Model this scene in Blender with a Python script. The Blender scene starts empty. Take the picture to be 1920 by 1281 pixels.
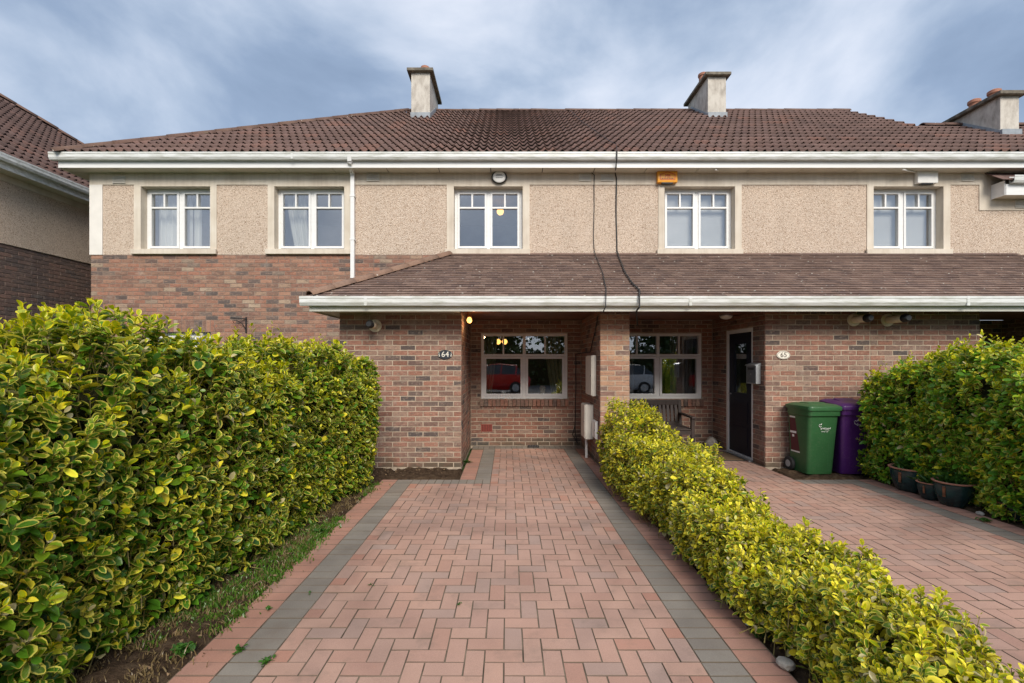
import bpy, bmesh, math, random
import numpy as np
from mathutils import Vector, Matrix
random.seed(7); rng = np.random.default_rng(7)
R = math.radians
sc = bpy.context.scene
C = sc.collection

# ------------------------------------------------------------------ camera, sky, sun, exposure
F, HOR, VPX, CH = 858.0, 678.5, 952.0, 1.56      # focal length in photo pixels, horizon row, centre column, eye height
cam = bpy.data.cameras.new('camera'); cam.sensor_width = 36; cam.lens = F / 1920 * 36
cam.shift_x = (960 - VPX) / 1920; cam.shift_y = (HOR - 640.5) / 1920
cam.clip_start = 0.05; cam.clip_end = 2000
camo = bpy.data.objects.new('camera', cam); C.objects.link(camo)
camo.location = (0, 0, CH); camo.rotation_euler = (R(90), 0, 0); sc.camera = camo

SUN_EL, SUN_AZ = 36.0, 14.0        # azimuth measured from straight behind the camera, negative = left
sun_dir = Vector((math.sin(R(SUN_AZ)) * math.cos(R(SUN_EL)), -math.cos(R(SUN_AZ)) * math.cos(R(SUN_EL)), math.sin(R(SUN_EL))))
sl = bpy.data.lights.new('sun', 'SUN'); sl.energy = 1.9; sl.angle = R(28); sl.color = (1.0, 0.93, 0.83)
so = bpy.data.objects.new('sun', sl); C.objects.link(so)
so.rotation_euler = sun_dir.to_track_quat('Z', 'Y').to_euler(); so.location = sun_dir * 40

w = bpy.data.worlds.new('World'); sc.world = w; w.use_nodes = True
nt = w.node_tree; nt.nodes.clear()
def wn(t, **k):
    n = nt.nodes.new(t)
    for a, b in k.items(): setattr(n, a, b)
    return n
def wl(a, b): nt.links.new(a, b)
tc = wn('ShaderNodeTexCoord'); sep = wn('ShaderNodeSeparateXYZ'); wl(tc.outputs['Generated'], sep.inputs[0])
cmb = wn('ShaderNodeMapping'); wl(tc.outputs['Generated'], cmb.inputs[0]); cmb.inputs['Location'].default_value = (0.0, 0.0, 3.3); cmb.inputs['Rotation'].default_value = (0, R(-14), 0); cmb.inputs['Scale'].default_value = (1.0, 1.0, 1.75)
nz = wn('ShaderNodeTexNoise'); wl(cmb.outputs[0], nz.inputs['Vector'])
nz.inputs['Scale'].default_value = 2.3; nz.inputs['Detail'].default_value = 9; nz.inputs['Roughness'].default_value = 0.52; nz.inputs['Distortion'].default_value = 0.25
rp = wn('ShaderNodeValToRGB'); wl(nz.outputs[0], rp.inputs[0])
e = rp.color_ramp.elements
e[0].position = 0.28; e[0].color = (0.15, 0.205, 0.30, 1)
e[1].position = 0.70; e[1].color = (0.58, 0.61, 0.68, 1)
for p, c in ((0.40, (0.21, 0.275, 0.385, 1)), (0.48, (0.30, 0.365, 0.47, 1)), (0.56, (0.41, 0.465, 0.56, 1))):
    x = e.new(p); x.color = c
sky = wn('ShaderNodeTexSky', sky_type='NISHITA'); sky.sun_disc = False
sky.sun_elevation = R(SUN_EL); sky.sun_rotation = R(180 + SUN_AZ); sky.air_density = 1.0; sky.dust_density = 1.5
sm = wn('ShaderNodeVectorMath', operation='SCALE'); wl(sky.outputs[0], sm.inputs[0]); sm.inputs['Scale'].default_value = 0.10
mx = wn('ShaderNodeMix', data_type='RGBA'); mx.inputs['Factor'].default_value = 0.88
wl(sm.outputs[0], mx.inputs[6]); wl(rp.outputs[0], mx.inputs[7])
bg = wn('ShaderNodeBackground'); wl(mx.outputs[2], bg.inputs[0]); bg.inputs[1].default_value = 0.78
wo = wn('ShaderNodeOutputWorld'); wl(bg.outputs[0], wo.inputs[0])

vs = sc.view_settings; vs.view_transform = 'Standard'; vs.look = 'None'; vs.exposure = 1.05; vs.gamma = 1.0; vs.use_curve_mapping = False
sc.render.engine = 'CYCLES'
sc.cycles.max_bounces = 8; sc.cycles.diffuse_bounces = 4; sc.cycles.glossy_bounces = 4; sc.cycles.transparent_max_bounces = 16
sc.cycles.use_denoising = True; sc.cycles.sample_clamp_indirect = 4.0
sc.cycles.caustics_reflective = False; sc.cycles.caustics_refractive = False

# ------------------------------------------------------------------ helpers
def P(x, y, d): return Vector(((x - VPX) * d / F, d, CH + (HOR - y) * d / F))
def PX(x, d): return (x - VPX) * d / F
def PZ(y, d): return CH + (HOR - y) * d / F
def on_slope(x, y, a, b, lift=0.0):          # photo ray meets the roof plane Z = a + b*Y
    d = (CH - a) / (b - (HOR - y) / F)
    v = P(x, y, d); v.z += lift; return v
def project(p):
    d = max(p[1], 1e-3)
    return VPX + p[0] * F / d, HOR - (p[2] - CH) * F / d

WM = {}
def attach(o, p):
    if p is not None:
        o.parent = p; o.matrix_parent_inverse = WM.get(p.name, Matrix.Identity(4)).inverted()
def tag(o, label=None, cat=None, group=None, kind=None):
    if label: o['label'] = label
    if cat: o['category'] = cat
    if group: o['group'] = group
    if kind: o['kind'] = kind
    return o
def thing(name, label, cat, loc=(0, 0, 0), group=None):
    o = bpy.data.objects.new(name, None); C.objects.link(o); o.location = loc; o.empty_display_size = 0.2
    WM[o.name] = Matrix.Translation(Vector(loc))
    return tag(o, label, cat, group)

class MB:
    def __init__(s): s.v = []; s.f = []
    def face(s, *pts):
        i = len(s.v); s.v += [tuple(p) for p in pts]; s.f.append(tuple(range(i, i + len(pts)))); return s
    def box(s, x0, x1, y0, y1, z0, z1):
        i = len(s.v)
        s.v += [(x0, y0, z0), (x1, y0, z0), (x1, y1, z0), (x0, y1, z0), (x0, y0, z1), (x1, y0, z1), (x1, y1, z1), (x0, y1, z1)]
        s.f += [tuple(i + k for k in q) for q in ((0, 3, 2, 1), (4, 5, 6, 7), (0, 1, 5, 4), (1, 2, 6, 5), (2, 3, 7, 6), (3, 0, 4, 7))]
        return s
    def hull8(s, pts):                      # eight corner points in the order of box()
        i = len(s.v); s.v += [tuple(p) for p in pts]
        s.f += [tuple(i + k for k in q) for q in ((0, 3, 2, 1), (4, 5, 6, 7), (0, 1, 5, 4), (1, 2, 6, 5), (2, 3, 7, 6), (3, 0, 4, 7))]
        return s
    def bar(s, a, b, w, h=None, up=(0, 0, 1)):
        a, b = Vector(a), Vector(b); h = h or w
        t = (b - a).normalized(); u = Vector(up)
        if abs(t.dot(u)) > 0.99: u = Vector((0, 1, 0))
        r = t.cross(u).normalized() * w / 2; u = r.cross(t).normalized() * h / 2
        i = len(s.v)
        for p in (a, b): s.v += [tuple(p - r - u), tuple(p + r - u), tuple(p + r + u), tuple(p - r + u)]
        s.f += [tuple(i + k for k in q) for q in ((0, 3, 2, 1), (4, 5, 6, 7), (0, 1, 5, 4), (1, 2, 6, 5), (2, 3, 7, 6), (3, 0, 4, 7))]
        return s
    def tube(s, pts, r, seg=8, cap=True):
        pts = [Vector(p) for p in pts]; n = len(pts); i0 = len(s.v)
        rr = r if isinstance(r, (list, tuple)) else [r] * n
        u = None
        for k, p in enumerate(pts):
            t = (pts[min(k + 1, n - 1)] - pts[max(k - 1, 0)]).normalized()
            if u is None:
                u = t.orthogonal().normalized()
            u = (u - t * u.dot(t)).normalized(); v = t.cross(u)
            for a in range(seg):
                c = 2 * math.pi * a / seg
                s.v.append(tuple(p + (u * math.cos(c) + v * math.sin(c)) * rr[k]))
        for k in range(n - 1):
            for a in range(seg):
                b = (a + 1) % seg
                s.f.append((i0 + k * seg + a, i0 + k * seg + b, i0 + (k + 1) * seg + b, i0 + (k + 1) * seg + a))
        if cap:
            s.f.append(tuple(i0 + a for a in reversed(range(seg)))); s.f.append(tuple(i0 + (n - 1) * seg + a for a in range(seg)))
        return s
    def lathe(s, prof, c=(0, 0, 0), seg=20, axis='Z', sy=1.0):
        i0 = len(s.v); n = len(prof)
        for (r, h) in prof:
            for a in range(seg):
                t = 2 * math.pi * a / seg; x, y = r * math.cos(t), r * math.sin(t) * sy
                if axis == 'Z': q = (c[0] + x, c[1] + y, c[2] + h)
                elif axis == 'Y': q = (c[0] + x, c[1] + h, c[2] + y)
                else: q = (c[0] + h, c[1] + x, c[2] + y)
                s.v.append(q)
        for k in range(n - 1):
            for a in range(seg):
                b = (a + 1) % seg
                s.f.append((i0 + k * seg + a, i0 + k * seg + b, i0 + (k + 1) * seg + b, i0 + (k + 1) * seg + a))
        s.f.append(tuple(i0 + a for a in reversed(range(seg)))); s.f.append(tuple(i0 + (n - 1) * seg + a for a in range(seg)))
        return s
    def extrude_x(s, prof, x0, x1):          # closed (y,z) profile run along X
        i = len(s.v); n = len(prof)
        s.v += [(x0, y, z) for y, z in prof] + [(x1, y, z) for y, z in prof]
        s.f += [(i + k, i + (k + 1) % n, i + n + (k + 1) % n, i + n + k) for k in range(n)]
        s.f += [tuple(i + k for k in reversed(range(n))), tuple(i + n + k for k in range(n))]
        return s
    def build(s, name, mat, parent=None, smooth=False, bevel=0.0, origin=None):
        me = bpy.data.meshes.new(name)
        o3 = Vector(origin) if origin is not None else Vector((0, 0, 0))
        me.from_pydata([tuple(Vector(p) - o3) for p in s.v], [], s.f); me.materials.append(mat)
        bm = bmesh.new(); bm.from_mesh(me); bmesh.ops.recalc_face_normals(bm, faces=bm.faces)
        if bevel:
            bmesh.ops.remove_doubles(bm, verts=bm.verts, dist=1e-5)
            bmesh.ops.bevel(bm, geom=[e for e in bm.edges if len(e.link_faces) == 2 and e.calc_face_angle(0) > 0.5], offset=bevel, segments=2, affect='EDGES', profile=0.6)
        bm.to_mesh(me); bm.free()
        if smooth:
            me.polygons.foreach_set('use_smooth', [True] * len(me.polygons))
            try: me.set_sharp_from_angle(angle=R(38))
            except Exception: pass
        o = bpy.data.objects.new(name, me); C.objects.link(o); o.location = o3
        WM[o.name] = Matrix.Translation(o3)
        attach(o, parent)
        return o

def holes_wall(mb, x0, x1, z0, z1, holes, y0, y1, axis='X', sides=True):
    """slab between y0 (front) and y1 with rectangular holes; axis X: runs along X facing -Y, axis Y: runs along Y"""
    xs = sorted({x0, x1, *[v for h in holes for v in h[:2] if x0 < v < x1]})
    zs = sorted({z0, z1, *[v for h in holes for v in h[2:] if z0 < v < z1]})
    def solid(i, j):
        if i < 0 or j < 0 or i >= len(xs) - 1 or j >= len(zs) - 1: return False
        cx, cz = (xs[i] + xs[i + 1]) / 2, (zs[j] + zs[j + 1]) / 2
        return not any(h[0] < cx < h[1] and h[2] < cz < h[3] for h in holes)
    def q(x, y, z): return (x, y, z) if axis == 'X' else (y, x, z)
    for i in range(len(xs) - 1):
        for j in range(len(zs) - 1):
            if not solid(i, j): continue
            a, b, c, d = xs[i], xs[i + 1], zs[j], zs[j + 1]
            mb.face(q(a, y0, c), q(b, y0, c), q(b, y0, d), q(a, y0, d))
            mb.face(q(b, y1, c), q(a, y1, c), q(a, y1, d), q(b, y1, d))
            if not solid(i - 1, j): mb.face(q(a, y1, c), q(a, y0, c), q(a, y0, d), q(a, y1, d))
            if not solid(i + 1, j): mb.face(q(b, y0, c), q(b, y1, c), q(b, y1, d), q(b, y0, d))
            if not solid(i, j - 1): mb.face(q(a, y1, c), q(b, y1, c), q(b, y0, c), q(a, y0, c))
            if not solid(i, j + 1): mb.face(q(a, y0, d), q(b, y0, d), q(b, y1, d), q(a, y1, d))
    return mb

# ---- materials
def new_mat(name):
    m = bpy.data.materials.new(name); m.use_nodes = True; n = m.node_tree
    return m, n, n.nodes['Principled BSDF']
def nd(n, t, **k):
    x = n.nodes.new(t)
    for a, b in k.items(): setattr(x, a, b)
    return x
def ramp(n, fac, stops, interp='LINEAR'):
    r = nd(n, 'ShaderNodeValToRGB'); r.color_ramp.interpolation = interp
    el = r.color_ramp.elements
    el[0].position, el[0].color = stops[0][0], (*stops[0][1], 1)
    el[1].position, el[1].color = stops[-1][0], (*stops[-1][1], 1)
    for p, c in stops[1:-1]:
        x = el.new(p); x.color = (*c, 1)
    n.links.new(fac, r.inputs[0]); return r.outputs[0]
def noise(n, scale, detail=4, rough=0.55, vec=None, dist=0.0, coord='pos'):
    x = nd(n, 'ShaderNodeTexNoise'); x.inputs['Scale'].default_value = scale; x.inputs['Detail'].default_value = detail
    x.inputs['Roughness'].default_value = rough; x.inputs['Distortion'].default_value = dist
    if vec is None:
        vec = nd(n, 'ShaderNodeNewGeometry').outputs['Position'] if coord == 'pos' else nd(n, 'ShaderNodeTexCoord').outputs['Object']
    n.links.new(vec, x.inputs['Vector']); return x.outputs[0]
def mixc(n, fac, a, b, mode='MIX'):
    x = nd(n, 'ShaderNodeMix', data_type='RGBA', blend_type=mode)
    for i, v in ((0, fac), (6, a), (7, b)):
        if isinstance(v, (int, float)): x.inputs[i].default_value = v
        elif isinstance(v, tuple): x.inputs[i].default_value = (*v, 1)
        else: n.links.new(v, x.inputs[i])
    return x.outputs[2]
def mathn(n, op, a, b=0.0, c=None):
    x = nd(n, 'ShaderNodeMath', operation=op)
    for i, v in enumerate((a, b, c)):
        if v is None: continue
        if isinstance(v, (int, float)): x.inputs[i].default_value = v
        else: n.links.new(v, x.inputs[i])
    return x.outputs[0]
def bump(n, bs, h, strength=0.3, dist=0.01):
    b = nd(n, 'ShaderNodeBump'); b.inputs['Strength'].default_value = strength; b.inputs['Distance'].default_value = dist
    n.links.new(h, b.inputs['Height']); n.links.new(b.outputs[0], bs.inputs['Normal'])
def piece_random(n):
    a = nd(n, 'ShaderNodeObjectInfo').outputs['Random']; b = nd(n, 'ShaderNodeNewGeometry').outputs['Random Per Island']
    return mathn(n, 'FRACT', mathn(n, 'ADD', mathn(n, 'MULTIPLY', a, 3.77), b))
def rescale(n, v, k): return mathn(n, 'FRACT', mathn(n, 'MULTIPLY', v, k))

def simple(name, c, rough=0.6, var=0.15, scale=6, bmp=0.0, bscale=60, metal=0.0, spec=0.5, coord='pos'):
    m, n, b = new_mat(name)
    nz = noise(n, scale, coord=coord)
    lo = tuple(x * (1 - var) for x in c); hi = tuple(min(1, x * (1 + var)) for x in c)
    n.links.new(ramp(n, nz, [(0.3, lo), (0.7, hi)]), b.inputs['Base Color'])
    b.inputs['Roughness'].default_value = rough; b.inputs['Metallic'].default_value = metal; b.inputs['Specular IOR Level'].default_value = spec
    if bmp: bump(n, b, noise(n, bscale, 3, coord=coord), bmp, 0.004)
    return m

def brick_mat(name, stops, weather=0.25):
    m, n, b = new_mat(name)
    r = piece_random(n)
    col = ramp(n, r, stops)
    pos_ = nd(n, 'ShaderNodeNewGeometry').outputs['Position']; mp_ = nd(n, 'ShaderNodeMapping'); mp_.inputs['Scale'].default_value = (0.45, 0.45, 1.6); n.links.new(pos_, mp_.inputs[0])
    mot = noise(n, 26, 3, 0.6, vec=mp_.outputs[0])
    col = mixc(n, ramp(n, mot, [(0.34, (0.6, 0.6, 0.6)), (0.46, (0, 0, 0))]), col, (0.13, 0.095, 0.08))
    col = mixc(n, ramp(n, mot, [(0.54, (0, 0, 0)), (0.70, (0.5, 0.5, 0.5))]), col, (0.42, 0.27, 0.195))
    streak = noise(n, 60, 3)
    col = mixc(n, 0.55, col, ramp(n, streak, [(0.25, (0.55, 0.5, 0.48)), (0.5, (1, 1, 1)), (0.8, (1.35, 1.3, 1.25))]), 'MULTIPLY')
    big = noise(n, 1.3, 3)
    col = mixc(n, weather, col, ramp(n, big, [(0.35, (0.7, 0.7, 0.72)), (0.65, (1.12, 1.08, 1.04))]), 'MULTIPLY')
    patch = noise(n, 22, 2, 0.5)
    col = mixc(n, ramp(n, patch, [(0.60, (0, 0, 0)), (0.74, (0.55, 0.55, 0.55))]), col, (0.33, 0.27, 0.21))
    pz_ = nd(n, 'ShaderNodeSeparateXYZ'); n.links.new(pos_, pz_.inputs[0])                                   # rising damp and moss in the lowest courses
    damp = mathn(n, 'SUBTRACT', mathn(n, 'MULTIPLY', noise(n, 4.5, 4, 0.65), 0.55), pz_.outputs[2])
    col = mixc(n, ramp(n, damp, [(0.10, (0, 0, 0)), (0.26, (0.75, 0.75, 0.75))]), col, (0.085, 0.075, 0.05))
    eff = noise(n, 2.4, 5, 0.7)
    col = mixc(n, ramp(n, eff, [(0.60, (0, 0, 0)), (0.74, (0.35, 0.35, 0.35))]), col, (0.46, 0.40, 0.34))
    n.links.new(col, b.inputs['Base Color']); b.inputs['Roughness'].default_value = 0.88; b.inputs['Specular IOR Level'].default_value = 0.25
    bump(n, b, noise(n, 130, 4, 0.7), 0.55, 0.004)
    return m
M = {}
def attach(o, p):
    if p is not None:
        o.parent = p; o.matrix_parent_inverse = WM.get(p.name, Matrix.Identity(4)).inverted()
def tag(o, label=None, cat=None, group=None, kind=None):
    if label: o['label'] = label
    if cat: o['category'] = cat
    if group: o['group'] = group
    if kind: o['kind'] = kind
    return o
def thing(name, label, cat, loc=(0, 0, 0), group=None):
    o = bpy.data.objects.new(name, None); C.objects.link(o); o.location = loc; o.empty_display_size = 0.2
    WM[o.name] = Matrix.Translation(Vector(loc))
    return tag(o, label, cat, group)

class MB:
    def __init__(s): s.v = []; s.f = []
    def face(s, *pts):
        i = len(s.v); s.v += [tuple(p) for p in pts]; s.f.append(tuple(range(i, i + len(pts)))); return s
    def box(s, x0, x1, y0, y1, z0, z1):
        i = len(s.v)
        s.v += [(x0, y0, z0), (x1, y0, z0), (x1, y1, z0), (x0, y1, z0), (x0, y0, z1), (x1, y0, z1), (x1, y1, z1), (x0, y1, z1)]
        s.f += [tuple(i + k for k in q) for q in ((0, 3, 2, 1), (4, 5, 6, 7), (0, 1, 5, 4), (1, 2, 6, 5), (2, 3, 7, 6), (3, 0, 4, 7))]
        return s
    def hull8(s, pts):                      # eight corner points in the order of box()
        i = len(s.v); s.v += [tuple(p) for p in pts]
        s.f += [tuple(i + k for k in q) for q in ((0, 3, 2, 1), (4, 5, 6, 7), (0, 1, 5, 4), (1, 2, 6, 5), (2, 3, 7, 6), (3, 0, 4, 7))]
        return s
    def bar(s, a, b, w, h=None, up=(0, 0, 1)):
        a, b = Vector(a), Vector(b); h = h or w
        t = (b - a).normalized(); u = Vector(up)
        if abs(t.dot(u)) > 0.99: u = Vector((0, 1, 0))
        r = t.cross(u).normalized() * w / 2; u = r.cross(t).normalized() * h / 2
        i = len(s.v)
        for p in (a, b): s.v += [tuple(p - r - u), tuple(p + r - u), tuple(p + r + u), tuple(p - r + u)]
        s.f += [tuple(i + k for k in q) for q in ((0, 3, 2, 1), (4, 5, 6, 7), (0, 1, 5, 4), (1, 2, 6, 5), (2, 3, 7, 6), (3, 0, 4, 7))]
        return s
    def tube(s, pts, r, seg=8, cap=True):
        pts = [Vector(p) for p in pts]; n = len(pts); i0 = len(s.v)
        rr = r if isinstance(r, (list, tuple)) else [r] * n
        u = None
        for k, p in enumerate(pts):
            t = (pts[min(k + 1, n - 1)] - pts[max(k - 1, 0)]).normalized()
            if u is None:
                u = t.orthogonal().normalized()
            u = (u - t * u.dot(t)).normalized(); v = t.cross(u)
            for a in range(seg):
                c = 2 * math.pi * a / seg
                s.v.append(tuple(p + (u * math.cos(c) + v * math.sin(c)) * rr[k]))
        for k in range(n - 1):
            for a in range(seg):
                b = (a + 1) % seg
                s.f.append((i0 + k * seg + a, i0 + k * seg + b, i0 + (k + 1) * seg + b, i0 + (k + 1) * seg + a))
        if cap:
            s.f.append(tuple(i0 + a for a in reversed(range(seg)))); s.f.append(tuple(i0 + (n - 1) * seg + a for a in range(seg)))
        return s
    def lathe(s, prof, c=(0, 0, 0), seg=20, axis='Z', sy=1.0):
        i0 = len(s.v); n = len(prof)
        for (r, h) in prof:
            for a in range(seg):
                t = 2 * math.pi * a / seg; x, y = r * math.cos(t), r * math.sin(t) * sy
                if axis == 'Z': q = (c[0] + x, c[1] + y, c[2] + h)
                elif axis == 'Y': q = (c[0] + x, c[1] + h, c[2] + y)
                else: q = (c[0] + h, c[1] + x, c[2] + y)
                s.v.append(q)
        for k in range(n - 1):
            for a in range(seg):
                b = (a + 1) % seg
                s.f.append((i0 + k * seg + a, i0 + k * seg + b, i0 + (k + 1) * seg + b, i0 + (k + 1) * seg + a))
        s.f.append(tuple(i0 + a for a in reversed(range(seg)))); s.f.append(tuple(i0 + (n - 1) * seg + a for a in range(seg)))
        return s
    def extrude_x(s, prof, x0, x1):          # closed (y,z) profile run along X
        i = len(s.v); n = len(prof)
        s.v += [(x0, y, z) for y, z in prof] + [(x1, y, z) for y, z in prof]
        s.f += [(i + k, i + (k + 1) % n, i + n + (k + 1) % n, i + n + k) for k in range(n)]
        s.f += [tuple(i + k for k in reversed(range(n))), tuple(i + n + k for k in range(n))]
        return s
    def build(s, name, mat, parent=None, smooth=False, bevel=0.0, origin=None):
        me = bpy.data.meshes.new(name)
        o3 = Vector(origin) if origin is not None else Vector((0, 0, 0))
        me.from_pydata([tuple(Vector(p) - o3) for p in s.v], [], s.f); me.materials.append(mat)
        bm = bmesh.new(); bm.from_mesh(me); bmesh.ops.recalc_face_normals(bm, faces=bm.faces)
        if bevel:
            bmesh.ops.remove_doubles(bm, verts=bm.verts, dist=1e-5)
            bmesh.ops.bevel(bm, geom=[e for e in bm.edges if len(e.link_faces) == 2 and e.calc_face_angle(0) > 0.5], offset=bevel, segments=2, affect='EDGES', profile=0.6)
        bm.to_mesh(me); bm.free()
        if smooth:
            me.polygons.foreach_set('use_smooth', [True] * len(me.polygons))
            try: me.set_sharp_from_angle(angle=R(38))
            except Exception: pass
        o = bpy.data.objects.new(name, me); C.objects.link(o); o.location = o3
        WM[o.name] = Matrix.Translation(o3)
        attach(o, parent)
        return o

def holes_wall(mb, x0, x1, z0, z1, holes, y0, y1, axis='X', sides=True):
    """slab between y0 (front) and y1 with rectangular holes; axis X: runs along X facing -Y, axis Y: runs along Y"""
    xs = sorted({x0, x1, *[v for h in holes for v in h[:2] if x0 < v < x1]})
    zs = sorted({z0, z1, *[v for h in holes for v in h[2:] if z0 < v < z1]})
    def solid(i, j):
        if i < 0 or j < 0 or i >= len(xs) - 1 or j >= len(zs) - 1: return False
        cx, cz = (xs[i] + xs[i + 1]) / 2, (zs[j] + zs[j + 1]) / 2
        return not any(h[0] < cx < h[1] and h[2] < cz < h[3] for h in holes)
    def q(x, y, z): return (x, y, z) if axis == 'X' else (y, x, z)
    for i in range(len(xs) - 1):
        for j in range(len(zs) - 1):
            if not solid(i, j): continue
            a, b, c, d = xs[i], xs[i + 1], zs[j], zs[j + 1]
            mb.face(q(a, y0, c), q(b, y0, c), q(b, y0, d), q(a, y0, d))
            mb.face(q(b, y1, c), q(a, y1, c), q(a, y1, d), q(b, y1, d))
            if not solid(i - 1, j): mb.face(q(a, y1, c), q(a, y0, c), q(a, y0, d), q(a, y1, d))
            if not solid(i + 1, j): mb.face(q(b, y0, c), q(b, y1, c), q(b, y1, d), q(b, y0, d))
            if not solid(i, j - 1): mb.face(q(a, y1, c), q(b, y1, c), q(b, y0, c), q(a, y0, c))
            if not solid(i, j + 1): mb.face(q(a, y0, d), q(b, y0, d), q(b, y1, d), q(a, y1, d))
    return mb

# ---- materials
def new_mat(name):
    m = bpy.data.materials.new(name); m.use_nodes = True; n = m.node_tree
    return m, n, n.nodes['Principled BSDF']
def nd(n, t, **k):
    x = n.nodes.new(t)
    for a, b in k.items(): setattr(x, a, b)
    return x
def ramp(n, fac, stops, interp='LINEAR'):
    r = nd(n, 'ShaderNodeValToRGB'); r.color_ramp.interpolation = interp
    el = r.color_ramp.elements
    el[0].position, el[0].color = stops[0][0], (*stops[0][1], 1)
    el[1].position, el[1].color = stops[-1][0], (*stops[-1][1], 1)
    for p, c in stops[1:-1]:
        x = el.new(p); x.color = (*c, 1)
    n.links.new(fac, r.inputs[0]); return r.outputs[0]
def noise(n, scale, detail=4, rough=0.55, vec=None, dist=0.0, coord='pos'):
    x = nd(n, 'ShaderNodeTexNoise'); x.inputs['Scale'].default_value = scale; x.inputs['Detail'].default_value = detail
    x.inputs['Roughness'].default_value = rough; x.inputs['Distortion'].default_value = dist
    if vec is None:
        vec = nd(n, 'ShaderNodeNewGeometry').outputs['Position'] if coord == 'pos' else nd(n, 'ShaderNodeTexCoord').outputs['Object']
    n.links.new(vec, x.inputs['Vector']); return x.outputs[0]
def mixc(n, fac, a, b, mode='MIX'):
    x = nd(n, 'ShaderNodeMix', data_type='RGBA', blend_type=mode)
    for i, v in ((0, fac), (6, a), (7, b)):
        if isinstance(v, (int, float)): x.inputs[i].default_value = v
        elif isinstance(v, tuple): x.inputs[i].default_value = (*v, 1)
        else: n.links.new(v, x.inputs[i])
    return x.outputs[2]
def mathn(n, op, a, b=0.0, c=None):
    x = nd(n, 'ShaderNodeMath', operation=op)
    for i, v in enumerate((a, b, c)):
        if v is None: continue
        if isinstance(v, (int, float)): x.inputs[i].default_value = v
        else: n.links.new(v, x.inputs[i])
    return x.outputs[0]
def bump(n, bs, h, strength=0.3, dist=0.01):
    b = nd(n, 'ShaderNodeBump'); b.inputs['Strength'].default_value = strength; b.inputs['Distance'].default_value = dist
    n.links.new(h, b.inputs['Height']); n.links.new(b.outputs[0], bs.inputs['Normal'])
def piece_random(n):
    a = nd(n, 'ShaderNodeObjectInfo').outputs['Random']; b = nd(n, 'ShaderNodeNewGeometry').outputs['Random Per Island']
    return mathn(n, 'FRACT', mathn(n, 'ADD', mathn(n, 'MULTIPLY', a, 3.77), b))
def rescale(n, v, k): return mathn(n, 'FRACT', mathn(n, 'MULTIPLY', v, k))

def simple(name, c, rough=0.6, var=0.15, scale=6, bmp=0.0, bscale=60, metal=0.0, spec=0.5, coord='pos'):
    m, n, b = new_mat(name)
    nz = noise(n, scale, coord=coord)
    lo = tuple(x * (1 - var) for x in c); hi = tuple(min(1, x * (1 + var)) for x in c)
    n.links.new(ramp(n, nz, [(0.3, lo), (0.7, hi)]), b.inputs['Base Color'])
    b.inputs['Roughness'].default_value = rough; b.inputs['Metallic'].default_value = metal; b.inputs['Specular IOR Level'].default_value = spec
    if bmp: bump(n, b, noise(n, bscale, 3, coord=coord), bmp, 0.004)
    return m

def brick_mat(name, stops, weather=0.25):
    m, n, b = new_mat(name)
    r = piece_random(n)
    col = ramp(n, r, stops)
    pos_ = nd(n, 'ShaderNodeNewGeometry').outputs['Position']; mp_ = nd(n, 'ShaderNodeMapping'); mp_.inputs['Scale'].default_value = (0.45, 0.45, 1.6); n.links.new(pos_, mp_.inputs[0])
    mot = noise(n, 26, 3, 0.6, vec=mp_.outputs[0])
    col = mixc(n, ramp(n, mot, [(0.34, (0.6, 0.6, 0.6)), (0.46, (0, 0, 0))]), col, (0.13, 0.095, 0.08))
    col = mixc(n, ramp(n, mot, [(0.54, (0, 0, 0)), (0.70, (0.5, 0.5, 0.5))]), col, (0.42, 0.27, 0.195))
    streak = noise(n, 60, 3)
    col = mixc(n, 0.55, col, ramp(n, streak, [(0.25, (0.55, 0.5, 0.48)), (0.5, (1, 1, 1)), (0.8, (1.35, 1.3, 1.25))]), 'MULTIPLY')
    big = noise(n, 1.3, 3)
    col = mixc(n, weather, col, ramp(n, big, [(0.35, (0.7, 0.7, 0.72)), (0.65, (1.12, 1.08, 1.04))]), 'MULTIPLY')
    patch = noise(n, 22, 2, 0.5)
    col = mixc(n, ramp(n, patch, [(0.60, (0, 0, 0)), (0.74, (0.55, 0.55, 0.55))]), col, (0.33, 0.27, 0.21))
    pz_ = nd(n, 'ShaderNodeSeparateXYZ'); n.links.new(pos_, pz_.inputs[0])                                   # rising damp and moss in the lowest courses
    damp = mathn(n, 'SUBTRACT', mathn(n, 'MULTIPLY', noise(n, 4.5, 4, 0.65), 0.55), pz_.outputs[2])
    col = mixc(n, ramp(n, damp, [(0.10, (0, 0, 0)), (0.26, (0.75, 0.75, 0.75))]), col, (0.085, 0.075, 0.05))
    eff = noise(n, 2.4, 5, 0.7)
    col = mixc(n, ramp(n, eff, [(0.60, (0, 0, 0)), (0.74, (0.35, 0.35, 0.35))]), col, (0.46, 0.40, 0.34))
    n.links.new(col, b.inputs['Base Color']); b.inputs['Roughness'].default_value = 0.88; b.inputs['Specular IOR Level'].default_value = 0.25
    bump(n, b, noise(n, 130, 4, 0.7), 0.55, 0.004)
    return m
BR = [(0.0, (0.196, 0.097, 0.071)), (0.10, (0.284, 0.137, 0.097)), (0.22, (0.323, 0.163, 0.117)), (0.34, (0.246, 0.136, 0.104)), (0.46, (0.352, 0.173, 0.123)), (0.56, (0.218, 0.140, 0.112)),
      (0.66, (0.307, 0.197, 0.146)), (0.76, (0.168, 0.104, 0.085)), (0.84, (0.337, 0.227, 0.172)), (0.91, (0.115, 0.087, 0.078)), (0.96, (0.086, 0.074, 0.072)), (1.0, (0.255, 0.136, 0.099))]
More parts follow.
